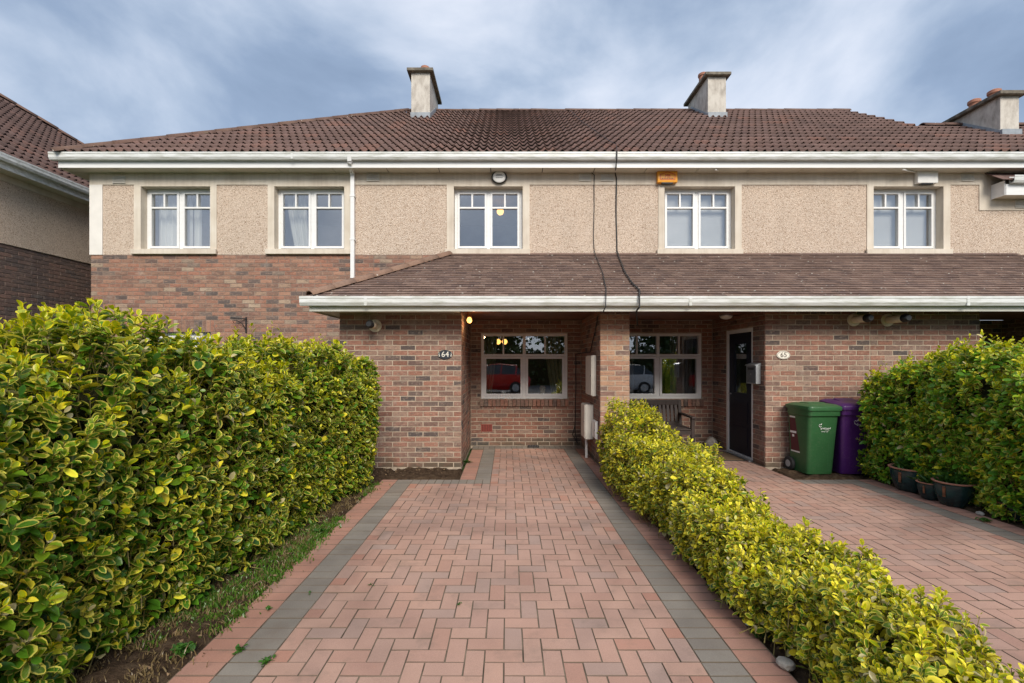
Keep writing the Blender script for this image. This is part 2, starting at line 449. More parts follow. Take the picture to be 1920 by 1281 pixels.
BR2 = [(0.0, (0.30, 0.145, 0.10)), (0.14, (0.36, 0.175, 0.12)), (0.3, (0.27, 0.16, 0.115)), (0.45, (0.38, 0.21, 0.145)), (0.6, (0.21, 0.13, 0.10)), (0.72, (0.33, 0.16, 0.11)),
       (0.82, (0.10, 0.085, 0.08)), (0.90, (0.16, 0.12, 0.105)), (0.96, (0.42, 0.32, 0.23)), (1.0, (0.28, 0.15, 0.105))]
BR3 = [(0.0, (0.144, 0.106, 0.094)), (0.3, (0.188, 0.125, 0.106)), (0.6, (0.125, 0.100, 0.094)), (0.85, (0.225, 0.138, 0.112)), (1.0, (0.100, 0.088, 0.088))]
BR4 = [(0.0, (0.36, 0.19, 0.125)), (0.2, (0.42, 0.25, 0.16)), (0.4, (0.30, 0.15, 0.105)), (0.55, (0.45, 0.31, 0.20)), (0.7, (0.38, 0.18, 0.12)), (0.82, (0.17, 0.12, 0.105)), (0.9, (0.40, 0.24, 0.16)), (1.0, (0.33, 0.18, 0.12))]
M = {}
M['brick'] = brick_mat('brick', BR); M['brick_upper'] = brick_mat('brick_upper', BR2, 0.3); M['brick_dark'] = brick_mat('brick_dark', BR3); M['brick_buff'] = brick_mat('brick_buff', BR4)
M['mortar'] = simple('mortar', (0.42, 0.34, 0.26), 0.95, 0.25, 9, 0.5, 160, spec=0.1)
M['mortar_dark'] = simple('mortar_dark', (0.25, 0.185, 0.15), 0.95, 0.25, 9, 0.5, 160, spec=0.1)
M['airbrick'] = simple('airbrick', (0.27, 0.055, 0.04), 0.8, 0.15, 30, 0.3)

def roughcast():
    m, n, b = new_mat('roughcast')
    pos = nd(n, 'ShaderNodeNewGeometry').outputs['Position']
    v = nd(n, 'ShaderNodeTexVoronoi'); v.inputs['Scale'].default_value = 84; n.links.new(pos, v.inputs['Vector'])
    g = nd(n, 'ShaderNodeSeparateColor'); n.links.new(v.outputs['Color'], g.inputs[0])
    col = ramp(n, g.outputs[0], [(0.0, (0.32, 0.22, 0.155)), (0.12, (0.50, 0.375, 0.285)), (0.30, (0.64, 0.51, 0.405)), (0.6, (0.70, 0.575, 0.47)), (0.85, (0.77, 0.66, 0.56)), (1.0, (0.57, 0.44, 0.34))])
    n2 = noise(n, 52, 4, 0.7)
    col = mixc(n, 0.75, col, ramp(n, n2, [(0.30, (0.62, 0.58, 0.54)), (0.5, (1, 1, 1)), (0.75, (1.12, 1.1, 1.08))]), 'MULTIPLY')
    mp3 = nd(n, 'ShaderNodeMapping'); mp3.inputs['Scale'].default_value = (2.6, 2.6, 0.7); n.links.new(pos, mp3.inputs[0]); n3 = noise(n, 1.0, 5, 0.6, vec=mp3.outputs[0])
    col = mixc(n, 0.5, col, ramp(n, n3, [(0.3, (0.84, 0.83, 0.81)), (0.7, (1.05, 1.03, 1.0))]), 'MULTIPLY')
    n.links.new(col, b.inputs['Base Color']); b.inputs['Roughness'].default_value = 0.95; b.inputs['Specular IOR Level'].default_value = 0.2
    h = mathn(n, 'ADD', mathn(n, 'MULTIPLY', v.outputs['Distance'], -1.0), n2)
    bump(n, b, h, 0.9, 0.012)
    return m
M['roughcast'] = roughcast()
def render_smooth():
    m, n, b = new_mat('smooth_render')
    a = noise(n, 2.2, 5, 0.6)
    col = ramp(n, a, [(0.28, (0.55, 0.475, 0.385)), (0.5, (0.64, 0.57, 0.475)), (0.75, (0.70, 0.64, 0.55))])
    pos = nd(n, 'ShaderNodeNewGeometry').outputs['Position']
    mp = nd(n, 'ShaderNodeMapping'); mp.inputs['Scale'].default_value = (14, 14, 0.8); n.links.new(pos, mp.inputs[0])
    s = noise(n, 1.0, 4, 0.6, vec=mp.outputs[0])
    col = mixc(n, 0.4, col, ramp(n, s, [(0.3, (0.74, 0.72, 0.69)), (0.6, (1.03, 1.03, 1.03))]), 'MULTIPLY')
    n.links.new(col, b.inputs['Base Color']); b.inputs['Roughness'].default_value = 0.9; b.inputs['Specular IOR Level'].default_value = 0.25
    bump(n, b, noise(n, 90, 3), 0.25, 0.004)
    return m
M['render'] = render_smooth()
def chimney_mat():
    m, n, b = new_mat('chimney_render')
    pos = nd(n, 'ShaderNodeNewGeometry').outputs['Position']
    mp = nd(n, 'ShaderNodeMapping'); mp.inputs['Scale'].default_value = (7, 7, 3.2); n.links.new(pos, mp.inputs[0])
    s = noise(n, 1.0, 6, 0.65, vec=mp.outputs[0])
    col = ramp(n, s, [(0.25, (0.26, 0.235, 0.20)), (0.42, (0.45, 0.41, 0.36)), (0.58, (0.58, 0.54, 0.48)), (0.8, (0.64, 0.60, 0.54))])
    n.links.new(col, b.inputs['Base Color']); b.inputs['Roughness'].default_value = 0.92; b.inputs['Specular IOR Level'].default_value = 0.2
    bump(n, b, noise(n, 60, 3), 0.3, 0.006); return m
M['chimney'] = chimney_mat()
M['quoin'] = simple('white_render', (0.74, 0.71, 0.66), 0.9, 0.06, 4, 0.2, 80)
M['cap'] = simple('chimney_cap', (0.16, 0.14, 0.11), 0.95, 0.5, 9, 0.4, 50)
M['terracotta'] = simple('terracotta', (0.38, 0.17, 0.11), 0.8, 0.2, 14, 0.2)
M['lead'] = simple('lead_flashing', (0.26, 0.29, 0.32), 0.55, 0.2, 10, 0.2, 30)

def tile_mat(name, stops, lichen=0.0, moss=0.2):
    m, n, b = new_mat(name)
    r = piece_random(n)
    col = ramp(n, r, stops)
    col = mixc(n, 0.6, col, ramp(n, noise(n, 26, 5, 0.65), [(0.28, (0.62, 0.6, 0.6)), (0.5, (1, 1, 1)), (0.78, (1.4, 1.36, 1.34))]), 'MULTIPLY')
    col = mixc(n, 0.5, col, ramp(n, noise(n, 0.8, 4), [(0.35, (0.78, 0.76, 0.76)), (0.65, (1.12, 1.12, 1.14))]), 'MULTIPLY')
    if moss: col = mixc(n, ramp(n, noise(n, 5.5, 5, 0.65), [(0.62, (0, 0, 0)), (0.75, (moss, moss, moss))]), col, (0.15, 0.125, 0.07))
    if lichen:
        pos = nd(n, 'ShaderNodeNewGeometry').outputs['Position']
        v = nd(n, 'ShaderNodeTexVoronoi'); v.inputs['Scale'].default_value = 12; n.links.new(pos, v.inputs['Vector'])
        g = nd(n, 'ShaderNodeSeparateColor'); n.links.new(v.outputs['Color'], g.inputs[0])
        d = mathn(n, 'ADD', v.outputs['Distance'], mathn(n, 'MULTIPLY', noise(n, 45, 3), 0.22))
        spot = mathn(n, 'MULTIPLY', mathn(n, 'LESS_THAN', d, 0.27), mathn(n, 'GREATER_THAN', g.outputs[0], 1 - lichen))
        col = mixc(n, mathn(n, 'MULTIPLY', spot, 0.8), col, (0.55, 0.51, 0.45))
    n.links.new(col, b.inputs['Base Color']); b.inputs['Roughness'].default_value = 0.86; b.inputs['Specular IOR Level'].default_value = 0.3
    bump(n, b, noise(n, 110, 4, 0.7), 0.4, 0.004)
    return m
M['pantile'] = tile_mat('pantile', [(0, (0.133, 0.085, 0.071)), (0.3, (0.159, 0.100, 0.086)), (0.6, (0.119, 0.077, 0.067)), (0.85, (0.171, 0.110, 0.095)), (0.96, (0.182, 0.100, 0.079)), (1, (0.126, 0.082, 0.070))], 0.0, 0.25)
M['plain_tile'] = tile_mat('plain_tile', [(0, (0.182, 0.120, 0.095)), (0.3, (0.226, 0.152, 0.121)), (0.6, (0.146, 0.099, 0.084)), (0.85, (0.264, 0.183, 0.146)), (1, (0.190, 0.128, 0.103))], 0.5, 0.4)
M['hip_tile'] = tile_mat('hip_tile', [(0, (0.25, 0.155, 0.11)), (0.5, (0.29, 0.185, 0.13)), (1, (0.23, 0.15, 0.11))], 0.2, 0.5)
M['ridge_tile'] = tile_mat('ridge_tile', [(0, (0.135, 0.08, 0.062)), (0.5, (0.16, 0.10, 0.075)), (1, (0.125, 0.075, 0.06))], 0.1, 0.5)
M['underlay'] = simple('roof_underlay', (0.045, 0.03, 0.026), 0.95, 0.2)
def upvc(name, c=(0.76, 0.76, 0.745), streaks=0.25):
    m, n, b = new_mat(name)
    pos = nd(n, 'ShaderNodeNewGeometry').outputs['Position']
    mp = nd(n, 'ShaderNodeMapping'); mp.inputs['Scale'].default_value = (3.5, 12, 30); n.links.new(pos, mp.inputs[0])
    col = mixc(n, streaks, c, ramp(n, noise(n, 1.0, 5, 0.65, vec=mp.outputs[0]), [(0.33, (0.56, 0.56, 0.48)), (0.60, (1, 1, 1))]), 'MULTIPLY')
    n.links.new(col, b.inputs['Base Color']); b.inputs['Roughness'].default_value = 0.38; return m
M['upvc'] = upvc('white_upvc', (0.78, 0.78, 0.77), 0.12)
M['gutter'] = upvc('white_gutter', (0.72, 0.73, 0.72), 0.8)
M['gutter_old'] = upvc('weathered_gutter', (0.68, 0.67, 0.60), 0.4)
M['soffit'] = simple('soffit', (0.62, 0.585, 0.50), 0.5, 0.1, 3)
M['vent'] = simple('vent_plastic', (0.62, 0.59, 0.53), 0.6, 0.1, 8)
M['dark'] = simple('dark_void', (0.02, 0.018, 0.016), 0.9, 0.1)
def glass():
    m, n, b = new_mat('window_glass'); n.nodes.remove(b)
    out = n.nodes['Material Output']
    t = nd(n, 'ShaderNodeBsdfTransparent'); t.inputs[0].default_value = (0.97, 0.98, 0.98, 1)
    g = nd(n, 'ShaderNodeBsdfGlossy'); g.inputs['Roughness'].default_value = 0.0; g.inputs['Color'].default_value = (0.95, 0.97, 1, 1)
    fr = nd(n, 'ShaderNodeLayerWeight'); fr.inputs[0].default_value = 0.5
    f = mathn(n, 'ADD', mathn(n, 'MULTIPLY', mathn(n, 'POWER', fr.outputs['Facing'], 4.0), 0.6), 0.20)
    bm_ = nd(n, 'ShaderNodeBump'); bm_.inputs['Strength'].default_value = 0.02; bm_.inputs['Distance'].default_value = 0.02
    n.links.new(noise(n, 2.5, 1), bm_.inputs['Height']); n.links.new(bm_.outputs[0], g.inputs['Normal'])
    mx = nd(n, 'ShaderNodeMixShader'); n.links.new(f, mx.inputs[0]); n.links.new(t.outputs[0], mx.inputs[1]); n.links.new(g.outputs[0], mx.inputs[2])
    n.links.new(mx.outputs[0], out.inputs[0]); return m
M['glass'] = glass()
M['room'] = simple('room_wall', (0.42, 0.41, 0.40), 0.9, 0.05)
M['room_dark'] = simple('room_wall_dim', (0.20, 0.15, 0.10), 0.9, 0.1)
def cloth(name, c):
    m, n, b = new_mat(name)
    b.inputs['Base Color'].default_value = (*c, 1); b.inputs['Roughness'].default_value = 0.9
    out = n.nodes['Material Output']; t = nd(n, 'ShaderNodeBsdfTranslucent'); t.inputs[0].default_value = (*c, 1)
    mx = nd(n, 'ShaderNodeMixShader'); mx.inputs[0].default_value = 0.25
    n.links.new(b.outputs[0], mx.inputs[1]); n.links.new(t.outputs[0], mx.inputs[2]); n.links.new(mx.outputs[0], out.inputs[0]); return m
M['curtain_white'] = cloth('curtain_white', (0.80, 0.80, 0.76)); M['curtain_olive'] = cloth('curtain_olive', (0.50, 0.47, 0.27)); M['curtain_grey'] = cloth('curtain_grey', (0.42, 0.40, 0.36))
M['blind'] = cloth('blind_white', (0.85, 0.84, 0.81))
M['wood'] = simple('varnished_boards', (0.16, 0.06, 0.03), 0.45, 0.35, 4)
M['bench'] = simple('bench_wood', (0.034, 0.022, 0.018), 0.55, 0.3, 12, 0.2, 40)
M['door'] = simple('navy_door', (0.008, 0.010, 0.020), 0.5, 0.1, spec=0.3)
M['metal'] = simple('brushed_steel', (0.52, 0.54, 0.56), 0.38, 0.08, 20, metal=0.85)
M['metal_dark'] = simple('grey_steel', (0.20, 0.21, 0.22), 0.4, 0.08, 20, metal=0.5)
M['black'] = simple('black_plastic', (0.012, 0.012, 0.013), 0.45, 0.1)
M['iron'] = simple('black_iron', (0.012, 0.011, 0.012), 0.55, 0.2)
M['cream'] = simple('cream_plastic', (0.68, 0.60, 0.44), 0.5, 0.12, 14)
M['white'] = simple('white_plastic', (0.78, 0.77, 0.74), 0.45, 0.05, 8)
M['meter'] = simple('meter_box_white', (0.70, 0.66, 0.58), 0.5, 0.08, 6)
M['orange'] = simple('orange_plastic', (0.78, 0.33, 0.02), 0.4, 0.08, 10)
M['red_print'] = simple('red_print', (0.55, 0.05, 0.03), 0.5, 0.05)
M['dark_print'] = simple('dark_print', (0.07, 0.05, 0.04), 0.5, 0.05)
M['grey_print'] = simple('grey_print', (0.30, 0.30, 0.29), 0.5, 0.05)
M['plate_dark'] = simple('plate_dark', (0.035, 0.04, 0.05), 0.35, 0.1)
M['plate_cream'] = simple('plate_cream', (0.80, 0.76, 0.66), 0.35, 0.05)
M['cable'] = simple('cable_black', (0.02, 0.02, 0.02), 0.6, 0.1)
def plastic(name, c, rough=0.38):
    m, n, b = new_mat(name)
    col = mixc(n, 0.35, c, ramp(n, noise(n, 9, 5, 0.65), [(0.3, (0.72, 0.72, 0.72)), (0.6, (1.05, 1.05, 1.05))]), 'MULTIPLY')
    dust = noise(n, 40, 4)
    col = mixc(n, ramp(n, dust, [(0.55, (0, 0, 0)), (0.8, (0.14, 0.14, 0.14))]), col, (0.3, 0.27, 0.22))
    n.links.new(col, b.inputs['Base Color']); b.inputs['Roughness'].default_value = rough; return m
M['bin_green'] = plastic('bin_green', (0.030, 0.110, 0.038)); M['bin_purple'] = plastic('bin_purple', (0.058, 0.011, 0.108))
M['maroon'] = simple('maroon_label', (0.085, 0.012, 0.02), 0.5, 0.1)
M['rubber'] = simple('rubber', (0.025, 0.025, 0.025), 0.8, 0.1); M['hub'] = simple('wheel_hub', (0.40, 0.40, 0.40), 0.5, 0.1)
def glaze():
    m, n, b = new_mat('teal_glaze')
    col = ramp(n, noise(n, 7, 5, 0.6, dist=0.8), [(0.3, (0.008, 0.017, 0.019)), (0.5, (0.012, 0.032, 0.034)), (0.72, (0.025, 0.065, 0.058)), (0.85, (0.06, 0.05, 0.03))])
    n.links.new(col, b.inputs['Base Color']); b.inputs['Roughness'].default_value = 0.18; return m
M['glaze'] = glaze(); M['rust_glaze'] = simple('rust_glaze', (0.16, 0.06, 0.028), 0.3, 0.7, 25)
M['mat_coir'] = simple('coir', (0.10, 0.06, 0.03), 1.0, 0.4, 60, 0.6, 90)
M['stone'] = simple('garden_stone', (0.36, 0.33, 0.29), 0.95, 0.35, 14, 0.4, 40)
M['bark'] = simple('bark', (0.10, 0.07, 0.045), 0.95, 0.4, 25, 0.5, 60)
M['twig'] = simple('young_twig', (0.20, 0.16, 0.05), 0.8, 0.4, 20)
M['core'] = simple('core_shade', (0.035, 0.036, 0.016), 1.0, 0.5, 18, 0.5, 40, spec=0.1)  # shade inside the hedges, put into the colour of a solid core

def paver_mat(name, stops, speck):
    m, n, b = new_mat(name)
    r = piece_random(n)
    col = ramp(n, r, stops)
    col = mixc(n, 0.5, col, ramp(n, noise(n, 190, 3, 0.7), [(0.3, (0.72, 0.7, 0.69)), (0.55, (1, 1, 1)), (0.75, (1.3, 1.28, 1.26))]), 'MULTIPLY')
    col = mixc(n, 0.6, col, ramp(n, noise(n, 1.7, 5, 0.6), [(0.3, (0.78, 0.77, 0.76)), (0.55, (1, 1, 1)), (0.72, (1.1, 1.1, 1.09))]), 'MULTIPLY')
    st = noise(n, 3.2, 6, 0.72)
    col = mixc(n, ramp(n, st, [(0.54, (0, 0, 0)), (0.76, (0.6, 0.6, 0.6))]), col, (0.19, 0.145, 0.115))
    st2 = noise(n, 0.55, 4, 0.6, dist=0.6)
    col = mixc(n, 0.85, col, ramp(n, st2, [(0.38, (0.72, 0.72, 0.73)), (0.52, (1, 1, 1)), (0.66, (1.12, 1.08, 1.04))]), 'MULTIPLY')
    sp = noise(n, 330, 2, 0.5)
    col = mixc(n, ramp(n, sp, [(0.68, (0, 0, 0)), (0.76, (speck, speck, speck))]), col, (0.55, 0.52, 0.47))
    nz_ = nd(n, 'ShaderNodeSeparateXYZ'); n.links.new(nd(n, 'ShaderNodeNewGeometry').outputs['True Normal'], nz_.inputs[0])      # packed dirt on the block edges
    col = mixc(n, ramp(n, mathn(n, 'ABSOLUTE', nz_.outputs[2]), [(0.85, (0.8, 0.8, 0.8)), (0.97, (0, 0, 0))]), col, (0.11, 0.085, 0.06))
    n.links.new(col, b.inputs['Base Color']); b.inputs['Roughness'].default_value = 0.85; b.inputs['Specular IOR Level'].default_value = 0.3
    bump(n, b, noise(n, 240, 3, 0.7), 0.45, 0.003)
    return m
M['paver'] = paver_mat('paver_red', [(0, (0.436, 0.255, 0.195)), (0.2, (0.469, 0.286, 0.221)), (0.45, (0.448, 0.280, 0.221)), (0.65, (0.490, 0.303, 0.231)), (0.82, (0.427, 0.275, 0.220)), (0.95, (0.396, 0.275, 0.228)), (1, (0.457, 0.244, 0.180))], 0.35)
M['paver_cut'] = paver_mat('paver_edge_red', [(0, (0.414, 0.217, 0.163)), (0.5, (0.445, 0.234, 0.170)), (1, (0.383, 0.222, 0.172))], 0.3)
M['paver_grey'] = paver_mat('paver_grey', [(0, (0.225, 0.195, 0.165)), (0.4, (0.27, 0.24, 0.205)), (0.75, (0.25, 0.22, 0.185)), (1, (0.21, 0.19, 0.165))], 0.35)
def soil():
    m, n, b = new_mat('soil')
    col = ramp(n, noise(n, 14, 6, 0.7), [(0.3, (0.028, 0.018, 0.011)), (0.5, (0.075, 0.048, 0.030)), (0.68, (0.12, 0.083, 0.052)), (0.82, (0.20, 0.15, 0.10))])
    n.links.new(col, b.inputs['Base Color']); b.inputs['Roughness'].default_value = 1.0; b.inputs['Specular IOR Level'].default_value = 0.1
    bump(n, b, noise(n, 55, 5, 0.75), 1.0, 0.02); return m
M['soil'] = soil()
M['joint'] = simple('joint_sand', (0.15, 0.12, 0.085), 1.0, 0.7, 5, 0.5, 120, spec=0.1)
M['lawn'] = simple('lawn', (0.045, 0.075, 0.022), 1.0, 0.4, 3, 0.5, 30, spec=0.1)
M['asphalt'] = simple('asphalt', (0.05, 0.05, 0.052), 0.9, 0.25, 20, 0.4, 120)
M['concrete'] = simple('concrete', (0.30, 0.29, 0.27), 0.9, 0.15, 6, 0.3, 80)
def emis(name, c, s):
    m, n, b = new_mat(name); b.inputs['Base Color'].default_value = (*c, 1); b.inputs['Emission Color'].default_value = (*c, 1); b.inputs['Emission Strength'].default_value = s; return m
M['lit'] = emis('lit_bulb', (1.0, 0.50, 0.12), 1.5)

def leaf_mat():
    m, n, b = new_mat('leaf')
    ci = nd(n, 'ShaderNodeAttribute', attribute_name='cin').outputs['Color']; co_ = nd(n, 'ShaderNodeAttribute', attribute_name='cout').outputs['Color']
    ed = nd(n, 'ShaderNodeAttribute', attribute_name='edge').outputs['Fac']
    e2 = mathn(n, 'ADD', ed, mathn(n, 'MULTIPLY', mathn(n, 'SUBTRACT', noise(n, 70, 2), 0.5), 0.5))
    f = ramp(n, e2, [(0.0, (0.10, 0.10, 0.10)), (0.07, (0, 0, 0)), (0.60, (0, 0, 0)), (0.72, (1, 1, 1))])
    col = mixc(n, f, ci, co_)
    col = mixc(n, 0.3, col, ramp(n, noise(n, 50, 3), [(0.3, (0.7, 0.72, 0.65)), (0.7, (1.2, 1.18, 1.1))]), 'MULTIPLY')
    n.links.new(col, b.inputs['Base Color']); b.inputs['Roughness'].default_value = 0.30; b.inputs['Specular IOR Level'].default_value = 0.38
    out = n.nodes['Material Output']; t = nd(n, 'ShaderNodeBsdfTranslucent'); n.links.new(col, t.inputs[0])
    mx = nd(n, 'ShaderNodeMixShader'); mx.inputs[0].default_value = 0.30
    n.links.new(b.outputs[0], mx.inputs[1]); n.links.new(t.outputs[0], mx.inputs[2]); n.links.new(mx.outputs[0], out.inputs[0]); return m
M['leaf'] = leaf_mat()

# ---- many-piece surfaces
def arr_mesh(name, V, Fq, mat, attrs=None):
    me = bpy.data.meshes.new(name); nv, nf = len(V), len(Fq)
    me.vertices.add(nv); me.loops.add(nf * 4); me.polygons.add(nf)
    me.vertices.foreach_set('co', np.ascontiguousarray(V, dtype=np.float32).ravel())
    me.loops.foreach_set('vertex_index', np.ascontiguousarray(Fq, dtype=np.int32).ravel())
    me.polygons.foreach_set('loop_start', np.arange(0, nf * 4, 4, dtype=np.int32))
    me.update(calc_edges=True)
    for k, (typ, val) in (attrs or {}).items():
        a = me.attributes.new(k, typ, 'POINT')
        a.data.foreach_set('color' if typ == 'FLOAT_COLOR' else 'value', np.ascontiguousarray(val, dtype=np.float32).ravel())
    me.polygons.foreach_set('use_smooth', np.zeros(nf, dtype=bool))
    me.materials.append(mat); me.validate(); return me
def mat4(u, v, n, o, sx=1.0, sy=1.0, sz=1.0):
    m = np.eye(4); m[:3, 0] = np.array(u) * sx; m[:3, 1] = np.array(v) * sy; m[:3, 2] = np.array(n) * sz; m[:3, 3] = o; return m
def slab_variants(L, W, T, ch, jit, k=6):
    out = []
    for _ in range(k):
        def j(s=1.0): return random.uniform(-jit, jit) * s
        top = [(-L / 2 + ch + j(), -W / 2 + ch + j(), j(.5)), (L / 2 - ch + j(), -W / 2 + ch + j(), j(.5)), (L / 2 - ch + j(), W / 2 - ch + j(), j(.5)), (-L / 2 + ch + j(), W / 2 - ch + j(), j(.5))]
        mid = [(-L / 2, -W / 2, -ch), (L / 2, -W / 2, -ch), (L / 2, W / 2, -ch), (-L / 2, W / 2, -ch)]
        mid = [(a + j(.6), b + j(.6), c) for a, b, c in mid]
        bot = [(a, b, -T) for a, b, c in mid]
        F_ = [(0, 1, 2, 3)] + [(4 + i, 4 + (i + 1) % 4, (i + 1) % 4, i) for i in range(4)] + [(8 + i, 8 + (i + 1) % 4, 4 + (i + 1) % 4, 4 + i) for i in range(4)]
        out.append((np.array(top + mid + bot), np.array(F_)))
    return out
def pieces(parent, name, rest, variants, items, mat, n=300, keep=None, area=None, clip=None, smooth=False):
    """the n pieces that show largest become objects of their own, the others one joined part"""
    sc_ = []
    for k, it_ in enumerate(items):
        m = it_[1]
        o = m[:3, 3]; d = o[1]; s = 0.0
        if d > 0.4:
            x, y = project(o)
            if 5 < x < 1915 and 5 < y < 1276 and (keep is None or keep(o, x, y)):
                nrm = m[:3, 2] / np.linalg.norm(m[:3, 2]); vd = np.array((0, 0, CH)) - o; vd = vd / np.linalg.norm(vd)
                s = abs(float(nrm @ vd)) / d ** 2 * np.linalg.norm(m[:3, 0])
        if clip is not None and clip[0](o) < clip[1]: s = -1.0
        sc_.append(s)
    order = sorted(range(len(items)), key=lambda k: -sc_[k])
    solo = {k for k in order[:n] if sc_[k] > 0}
    mats = mat if isinstance(mat, list) else [mat]
    for mi, mt in enumerate(mats):
        meshes = []
        for vi, (V, Fq) in enumerate(variants):
            me = arr_mesh(name, V, Fq, mt)
            if smooth: me.polygons.foreach_set('use_smooth', [True] * len(me.polygons))
            meshes.append(me)
        Vs, Fs, off = [], [], 0; Vc, Fc, offc = [], [], 0
        for k, it in enumerate(items):
            vi, m = it[0], it[1]
            if (it[2] if len(it) > 2 else 0) != mi: continue
            if k in solo:
                o = bpy.data.objects.new(name, meshes[vi]); C.objects.link(o); attach(o, parent); o.matrix_basis = Matrix(m.tolist())
            else:
                V, Fq = variants[vi]; W = V @ m[:3, :3].T + m[:3, 3]
                if sc_[k] < 0:
                    if clip[0](m[:3, 3]) > -clip[1]: Vc.append(W); Fc.append(Fq + offc); offc += len(W)
                else: Vs.append(W); Fs.append(Fq + off); off += len(W)
        def joined(me):
            if smooth: me.polygons.foreach_set('use_smooth', [True] * len(me.polygons))
            o = bpy.data.objects.new(rest, me); C.objects.link(o); attach(o, parent); o['kind'] = 'stuff'; return o
        if Vc:
            me = arr_mesh(rest, np.concatenate(Vc), np.concatenate(Fc), mt)
            bm = bmesh.new(); bm.from_mesh(me)
            co, no = clip[2]
            bmesh.ops.bisect_plane(bm, geom=bm.verts[:] + bm.edges[:] + bm.faces[:], plane_co=co, plane_no=no, clear_inner=True, dist=1e-5)
            if Vs:
                me2 = arr_mesh(rest, np.concatenate(Vs), np.concatenate(Fs), mt); bm.from_mesh(me2); bpy.data.meshes.remove(me2)
            bm.to_mesh(me); bm.free(); joined(me)
        elif Vs: joined(arr_mesh(rest, np.concatenate(Vs), np.concatenate(Fs), mt))

BRICKV = slab_variants(0.215, 0.065, 0.05, 0.003, 0.0016, 8)
def bricks_on(o, u, L, z0, z1, n, holes=(), phase=0, soldiers=(), mi=0):
    """stretcher bond on a wall face: o start, u run direction, n outward normal; holes/soldiers in (a0,a1,z0,z1)"""
    o = np.array(o, float); u = np.array(u, float); n = np.array(n, float); up = np.array((0, 0, 1.0)); it = []
    nc = int(round((z1 - z0) / 0.075)); ch = (z1 - z0) / max(nc, 1)
    for k in range(nc):
        zc = z0 + (k + 0.5) * ch
        cuts = [(h[0], h[1]) for h in list(holes) + list(soldiers) if h[2] < zc < h[3]]
        free = [(0.0, L)]
        for a, b in cuts:
            nf = []
            for p, q in free:
                if b <= p or a >= q: nf.append((p, q)); continue
                if a > p: nf.append((p, a))
                if b < q: nf.append((b, q))
            free = nf
        off = 0.1125 * ((k + phase) % 2)
        for p, q in free:
            js = [p] + [x for x in (off + i * 0.225 for i in range(int(L / 0.225) + 3)) if p + 0.03 < x < q - 0.03] + [q]
            for a, b in zip(js[:-1], js[1:]):
                ln = b - a - 0.013
                if ln < 0.02: continue
                c = o + u * ((a + b) / 2) + up * (zc - o[2]) + n * random.uniform(-0.002, 0.002)
                it.append((random.randrange(8), mat4(u, up, n, c, ln / 0.215, (ch - 0.0125) / 0.065), mi))
    for a0, a1, s0, s1 in soldiers:
        m = max(1, int(round((a1 - a0) / 0.075))); st = (a1 - a0) / m
        for i in range(m):
            c = o + u * (a0 + (i + 0.5) * st) + up * ((s0 + s1) / 2 - o[2]) + n * random.uniform(-0.002, 0.002)
            it.append((random.randrange(8), mat4(up, -u, n, c, (s1 - s0 - 0.01) / 0.215, (st - 0.01) / 0.065), mi))
    return it

# tile shapes, local x along the eave, y up the slope, z out of the roof
def pantile_variants(k=4):
    out = []
    for _ in range(k):
        nx = 13; xs = np.linspace(-0.152, 0.152, nx); j = random.uniform(-0.003, 0.003); j2 = random.uniform(-.004, .004)
        wv = 0.028 * (np.cos((xs + 0.075) * 2 * math.pi / 0.15)) + 0.007 * np.cos((xs + 0.075) * 4 * math.pi / 0.15)
        lo = np.stack([xs, np.full(nx, j2), wv + 0.052 + j], 1); up = np.stack([xs, np.full(nx, 0.40), wv + 0.004 + j], 1)
        lip = lo.copy(); lip[:, 2] -= 0.015; lip[:, 1] += 0.002
        V = np.concatenate([lip, lo, up])
        Fq = [(i, i + 1, nx + i + 1, nx + i) for i in range(nx - 1)] + [(nx + i, nx + i + 1, 2 * nx + i + 1, 2 * nx + i) for i in range(nx - 1)]
        out.append((V, np.array(Fq)))
    return out
PANV = pantile_variants()
PLAINV = slab_variants(0.162, 0.265, 0.010, 0.0015, 0.0022, 6)
def half_round(L=0.45, r=0.12, k=3):
    out = []
    for _ in range(k):
        n = 9; t = np.linspace(0.05, math.pi - 0.05, n); j = random.uniform(-.006, .006)
        a = np.stack([np.full(n, -L / 2), (r + j) * np.cos(t), (r + j) * 0.8 * np.sin(t)], 1); b = a.copy(); b[:, 0] = L / 2; b[:, 1:] *= 1.0
        ai = a.copy(); ai[:, 1:] *= 0.86; bi = b.copy(); bi[:, 1:] *= 0.86
        a[:, 1:] *= 1.06
        V = np.concatenate([a, b, ai, bi]); F_ = []
        for i in range(n - 1):
            F_ += [(i, i + 1, n + i + 1, n + i), (2 * n + i, i, i + 1, 2 * n + i + 1)[::-1], (n + i, n + i + 1, 3 * n + i + 1, 3 * n + i)]
        out.append((V, np.array(F_)))
    return out
HALFV = half_round()
def ridge_run(parent, a, b, mat, name='ridge_tile', L=0.45, lift=0.02, jit=0.006, fat=1.0):
    a, b = Vector(a), Vector(b); t = (b - a); n = max(1, int(round(t.length / L))); u = t.normalized()
    side = Vector((0, 0, 1)).cross(u).normalized(); nn = u.cross(side)
    it = []
    for i in range(n):
        c = a + t * ((i + 0.5) / n) + Vector((0, 0, lift + random.uniform(-jit, jit)))
        uu = (u + side * random.uniform(-.008, .008) + nn * random.uniform(-.006, .006)).normalized()
        it.append((random.randrange(3), mat4(uu, side, nn, c, t.length / n / 0.45, fat, fat)))
    pieces(parent, name, 'ridge_tiling', HALFV, it, mat, 300, smooth=True)

